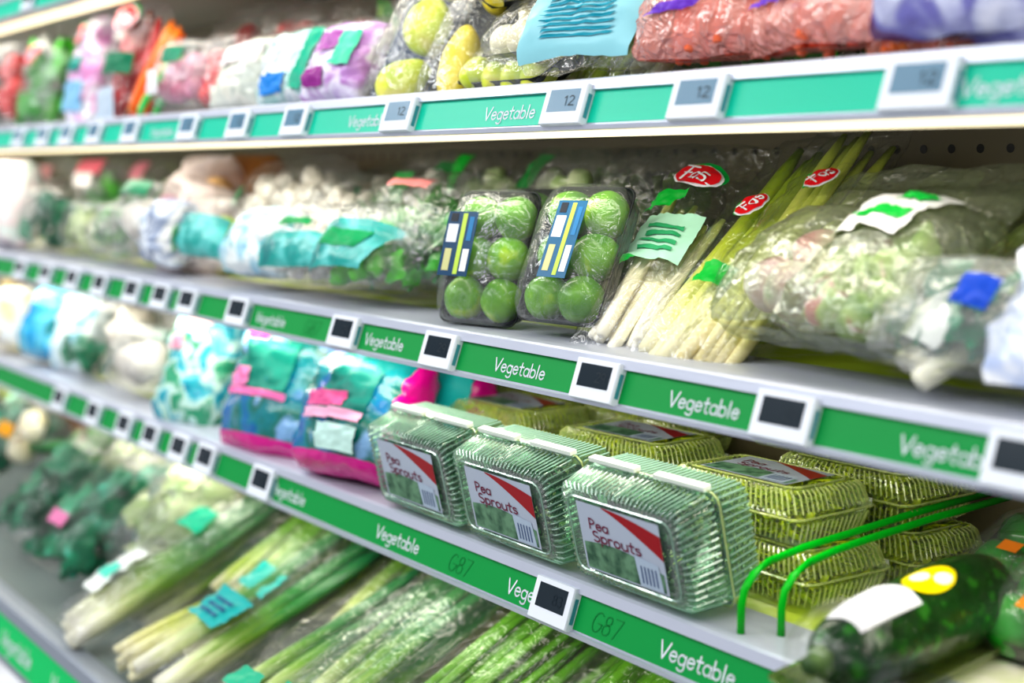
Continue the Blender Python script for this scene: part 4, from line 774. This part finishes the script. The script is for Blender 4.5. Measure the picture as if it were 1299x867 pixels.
# courgette on a wrapped tray
def k_courgette(root, w, l, d, rng):
    mb = MB(); N = 36; v = []
    for a, b_, z in ((.8, .92, .001), (.9, .96, .006), (1, 1, .016), (1.02, 1.01, .017), (.95, .97, .015), (.82, .92, .004)):
        v += [(x, y, z) for x, y in rr_loop(w*a, l*b_, .02)]
    f = [(k*N+i, k*N+(i+1) % N, (k+1)*N+(i+1) % N, (k+1)*N+i) for k in range(5) for i in range(N)]+[tuple(range(5*N, 6*N))]
    obj('tray', v, f, film('#c8d8a0', .25, .25, .2, '#8a9a50'), root)
    v = []; nu, nv = 28, 30; r0 = .047
    def cp(a, t, off=0):
        e = (max(0, 1-abs(2*t-1)**4.5))**.5; r = r0*(.82+.2*t)*e*(1+.03*math.cos(5*a))+off
        return Vector((r*math.cos(a)+.008*math.sin(t*3), (t-.5)*l*.96, .044+r*math.sin(a)+.004*math.sin(t*3)))
    v = [cp(2*math.pi*i/nu, j/nv) for j in range(nv+1) for i in range(nu)]
    f = [(j*nu+i, (j+1)*nu+i, (j+1)*nu+(i+1) % nu, j*nu+(i+1) % nu) for j in range(nv) for i in range(nu)]
    c = obj('courgette', v, f, veg('#042406', '#0a3a08', 60, .16, '#1f6412', .1), root)
    mb = MB(); mb.tube([cp(0, .02)*0+Vector((0, -l*.47, .045)), Vector((0, -l*.49, .046)), Vector((.002, -l*.53, .047))], [.016, .008, .009], 7); mb.build('stem', veg('#2a4a1a', '#5a7a3a', 30, .5), c)
    def patch(nm, a0, a1, t0, t1, mt, off, rnd=False):
        n = 14; v = []
        if rnd:
            v = [cp((a0+a1)/2, (t0+t1)/2, off)]; N = 28
            for k in (1, 2, 3):
                for i in range(N): q = 2*math.pi*i/N; v.append(cp((a0+a1)/2+(a1-a0)/2*math.cos(q)*k/3, (t0+t1)/2+(t1-t0)/2*math.sin(q)*k/3, off))
            f = [(0, 1+i, 1+(i+1) % N) for i in range(N)]+[(1+k*N+i, 1+(k+1)*N+i, 1+(k+1)*N+(i+1) % N, 1+k*N+(i+1) % N) for k in (0, 1) for i in range(N)]
        else:
            v = [cp(a0+(a1-a0)*i/n, t0+(t1-t0)*j/n, off) for j in range(n+1) for i in range(n+1)]
            f = [(j*(n+1)+i, j*(n+1)+i+1, (j+1)*(n+1)+i+1, (j+1)*(n+1)+i) for j in range(n) for i in range(n)]
        return obj(nm, v, f, mt, root)
    patch('paper_label', .85, 2.1, .10, .36, plain('#e4e4ea', .5), .0022)
    patch('round_sticker', .9, 1.75, .37, .60, plain('#f2dc00', .35), .0022, True)
    patch('sticker_print', 1.3, 1.62, .42, .50, plain('#e8e4d8', .4), .0028, True)
    patch('sticker_print', 1.0, 1.3, .48, .56, plain('#d8e0e4', .4), .0028, True)
    v = []
    for j in range(31):
        t = j/30
        for i in range(28):
            a = 2*math.pi*i/28; e = max(0, 1-abs(2*t-1)**6)**.5
            x = sg(math.cos(a), .6)*(w*.5)*e; z = .002+max(0, .5+.5*math.sin(a))**.8*.092*e
            if math.sin(a) > 0: x *= 1-.35*math.sin(a)
            n_ = .004*noise.noise(Vector((x*40, t*14, z*40))); v.append((x+n_, (t-.5)*l*1.06, z+n_))
    f = [(j*28+i, (j+1)*28+i, (j+1)*28+(i+1) % 28, j*28+(i+1) % 28) for j in range(30) for i in range(28)]
    obj('film', v, f, film('#ffffff', .0, .09, .5), root)
cz = DECK['C']-.003
co = empty('courgette_tray', (-.855, .105, cz+.001), (R(2), 0, R(7))); k_courgette(co, .115, .32, .07, random.Random(3))
tag(co, 'dark green courgette on a wrapped tray with a round yellow sticker and a white label', 'tray of courgette')
for i, (px, Y, lb) in enumerate(((1268, .33, 'wrapped tray of shiny green peppers at the right edge, rear one'), (1292, .17, 'wrapped tray of shiny green peppers at the right edge, front one'))):
    put(k_tray, 'pepper_tray', 'tray of peppers', px, Y, 'C', .13, .11, .06, 62, -6, lb, mat=PEPPER, r=.032, cols=2, rows=2, name='green_pepper', tray='#101010', dimple=.1, key=i, lab=[(.02, .22, .1, .24, '#f08020')])

# ---- bottom deck (D)
def leek(px, Y, w, l, d, lean, yaw, lb, key, mat=LEEK, dz=0, n=5, r0=.016, r1=.015, fm=DF, **kw):
    return put(k_stalk, kw.pop('nm', 'leek_bundle'), kw.pop('cat', 'bundle of leeks'), px, Y, 'D', w, l, d, lean, yaw, lb, mat=mat, n=n, r0=r0, r1=r1, flat1=.35, fm=fm, key=key, dz=dz, **kw)
leek(84, -.215, .17, .54, .08, 63, -4, 'long white to green leek pack whose root end reaches over the deck edge', 1, n=5, r0=.021, r1=.022, fm=HAZY, lab=[(-.4, .1, .14, .36, '#e8eeea'), (-.3, 0, .2, .27, '#50d0b8'), (-.2, .3, .5, .6, '#18b088'), (0, .25, .74, .8, '#e83050')])
leek(190, -.19, .17, .48, .08, 65, -4, 'leek pack with a blue green label lying right of the longest leeks', 2, n=6, r0=.015, r1=.022, lab=[(-.3, .3, .25, .4, '#1aa8a8', 0, 3, '#1a5a80')])
leek(150, -.10, .17, .44, .08, 62, -4, 'white and green leek bundle wedged between the two labelled leek packs', 20, n=8, r0=.015, r1=.02)
leek(225, -.13, .17, .44, .08, 64, 0, 'pale leek bundle lying under the turquoise labelled spring onions', 21, n=8, r0=.014, r1=.018)
leek(246, -.10, .18, .46, .08, 60, 0, 'spring onion bundle with a turquoise label above the second leek pack', 3, mat=SPRING, n=18, r0=.009, r1=.013, dz=.04, lab=[(0, .4, .3, .42, '#10c0b0')])
leek(275, -.20, .17, .44, .08, 66, 0, 'white stemmed bundle low at the deck front between leek packs', 4, mat=LEEK, n=9, r0=.014, r1=.015, lab=[(-.3, .2, .15, .24, '#20b088')])
leek(345, -.16, .19, .5, .09, 62, 0, 'grey green leek bundle under clear film in the middle of the bottom deck', 5, n=16, r0=.010, r1=.017, fm=HAZY, lab=[(-.3, .1, .10, .18, '#20b088')])
leek(430, -.18, .2, .52, .09, 63, 0, 'spring onion bundle with a small red logo at the bottom edge of the picture', 6, mat=SPRING, n=26, r0=.007, r1=.010, logo=(.0, .34, .024, 10))
leek(520, -.10, .19, .48, .09, 64, 0, 'yellow green spring onion bundle right of the red-logo one', 7, mat=SPRING, n=26, r0=.007, r1=.010)
leek(610, -.10, .19, .46, .09, 62, 4, 'pale spring onion bundle under the tag on the third rail', 8, mat=SPRING, n=26, r0=.007, r1=.010)
leek(700, -.08, .19, .46, .08, 62, 0, 'rightmost spring onion bundle seen beneath the third rail', 9, mat=SPRING, n=22, r0=.007, r1=.010)
leek(310, .02, .18, .42, .09, 57, 0, 'spring onions with dark green tops lying over the leeks', 10, mat=SPRING, n=20, r0=.009, r1=.013, dz=.09, tops=G_LEAF)
leek(400, .03, .19, .42, .09, 57, -4, 'spring onion bundle close beneath the third rail, middle', 11, mat=SPRING, n=22, r0=.009, r1=.012, dz=.08)
leek(240, .04, .18, .42, .09, 54, 4, 'yellow green bundle close beneath the third rail, left of the others', 12, mat=CELERYP, n=18, r0=.010, r1=.012, dz=.11)
leek(480, .05, .19, .40, .09, 55, 0, 'pale leafy bundle beneath the pen-marked part of the third rail', 13, mat=LEMON, n=22, r0=.009, r1=.011, dz=.08, tops=G_YEL)
leek(580, .07, .19, .38, .09, 55, 0, 'cream and green bundle beneath the third rail, left of its tag', 14, mat=CELERYP, n=20, r0=.010, r1=.012, dz=.07, tops=G_YEL)
leek(710, .08, .19, .38, .09, 55, 0, 'dim green bundle deep under the third rail at the right', 15, mat=SPRING, n=20, r0=.010, r1=.012, dz=.06)
for i, (px, Y, dz, mt, fm_, lb) in enumerate((
    (-12, -.02, .07, G_DARK, DF, 'dark green leafy bag cut by the left edge of the picture'),
    (14, -.12, .0, G_DARK, DF, 'dark blue green leafy bag at the left edge of the bottom deck'),
    (66, -.14, 0, G_DARK, DF, 'dark green spinach bag with a pink spot next to the long leek pack'),
    (66, .0, .10, G_LEAF, CLEAR, 'leafy green bag with a white strip lying above the spinach'),
    (122, -.06, .06, G_DARK, CLEAR, 'grey green lettuce bag above the long leek pack'),
    (110, .04, .14, G_PALE, HAZY, 'pale green lettuce bag under the left part of the third rail'),
    (170, -.02, .08, G_PALE, HAZY, 'pale lettuce bag with yellow green edges right of the grey green one'),
    (205, .08, .14, G_YEL, HAZY, 'yellow green lettuce bag just under the third rail'))):
    put(k_leafy, 'leafy_bag', 'bag of greens', px, Y, 'D', .23, .29, .13, 52, -4+3*(i % 3), lb, mat=mt, fm=fm_, n=52, size=.11, dz=dz, key=i, lab=[(-.1, .2, .25, .35, '#d878a8')] if i == 2 else [(-.3, .2, .6, .68, '#e0ecec')] if i == 3 else None)
for i, (px, Y, dz, mt, nm_, lb) in enumerate((
    (10, .16, .17, G_YEL, 'lettuce', 'pale yellow lettuce bag in the corner under the third rail'),
    (48, .2, .17, CREAM, 'cabbage', 'cream and yellow cabbage bag right of the pale yellow lettuce'),
    (30, .0, .12, CREAM, 'potato', 'cream vegetables with an orange spot above the dark leafy bag'),
    (75, .16, .12, ONION, 'onion', 'brown and orange vegetables in the shade below the cabbage bag'))):
    put(k_balls, 'mixed_bag', 'bag of vegetables', px, Y, 'D', .2, .17, .13, 30, 0, lb, mat=mt, n=7, r=.036, name=nm_, fm=HAZY, dz=dz, key=50+i, lab=[(-.1, .3, .3, .5, '#f0a010')] if i in (2, 3) else None)
lv = MB(); rng = random.Random(9)
pts = [(PX(-30, .0, .68), .02, .665), (PX(30, .0, .68), .03, .685), (PX(70, .05, .7), .06, .70), (PX(95, .1, .7), .14, .70)]
lv.tube(pts, [.012, .014, .014, .008], 8); o = lv.build('cucumber', veg('#06501a', '#0f7a2a', 14, .3)); tag(o, 'long dark green cucumber lying across the bags at the left edge', 'cucumber')

for i, (px, Y, mt, lb) in enumerate(((150, -.19, CELERYP, 'pale stalk bundle low on the deck right of the longest leek pack'), (235, -.205, ASPARW, 'white stalk bundle at the deck front, right of the blue labelled leek pack'), (318, -.21, CELERYP, 'yellow green stalk bundle at the bottom edge of the picture, left of the red logo'), (395, -.215, SPRING, 'dark green onion bundle low in front of the grey green leeks'))):
    leek(px, Y, .17, .36, .07, 74, 3*(i % 2), lb, 60+i, mat=mt, n=10, r0=.010, r1=.012, nm='stalk_bundle', cat='bundle of stalks')
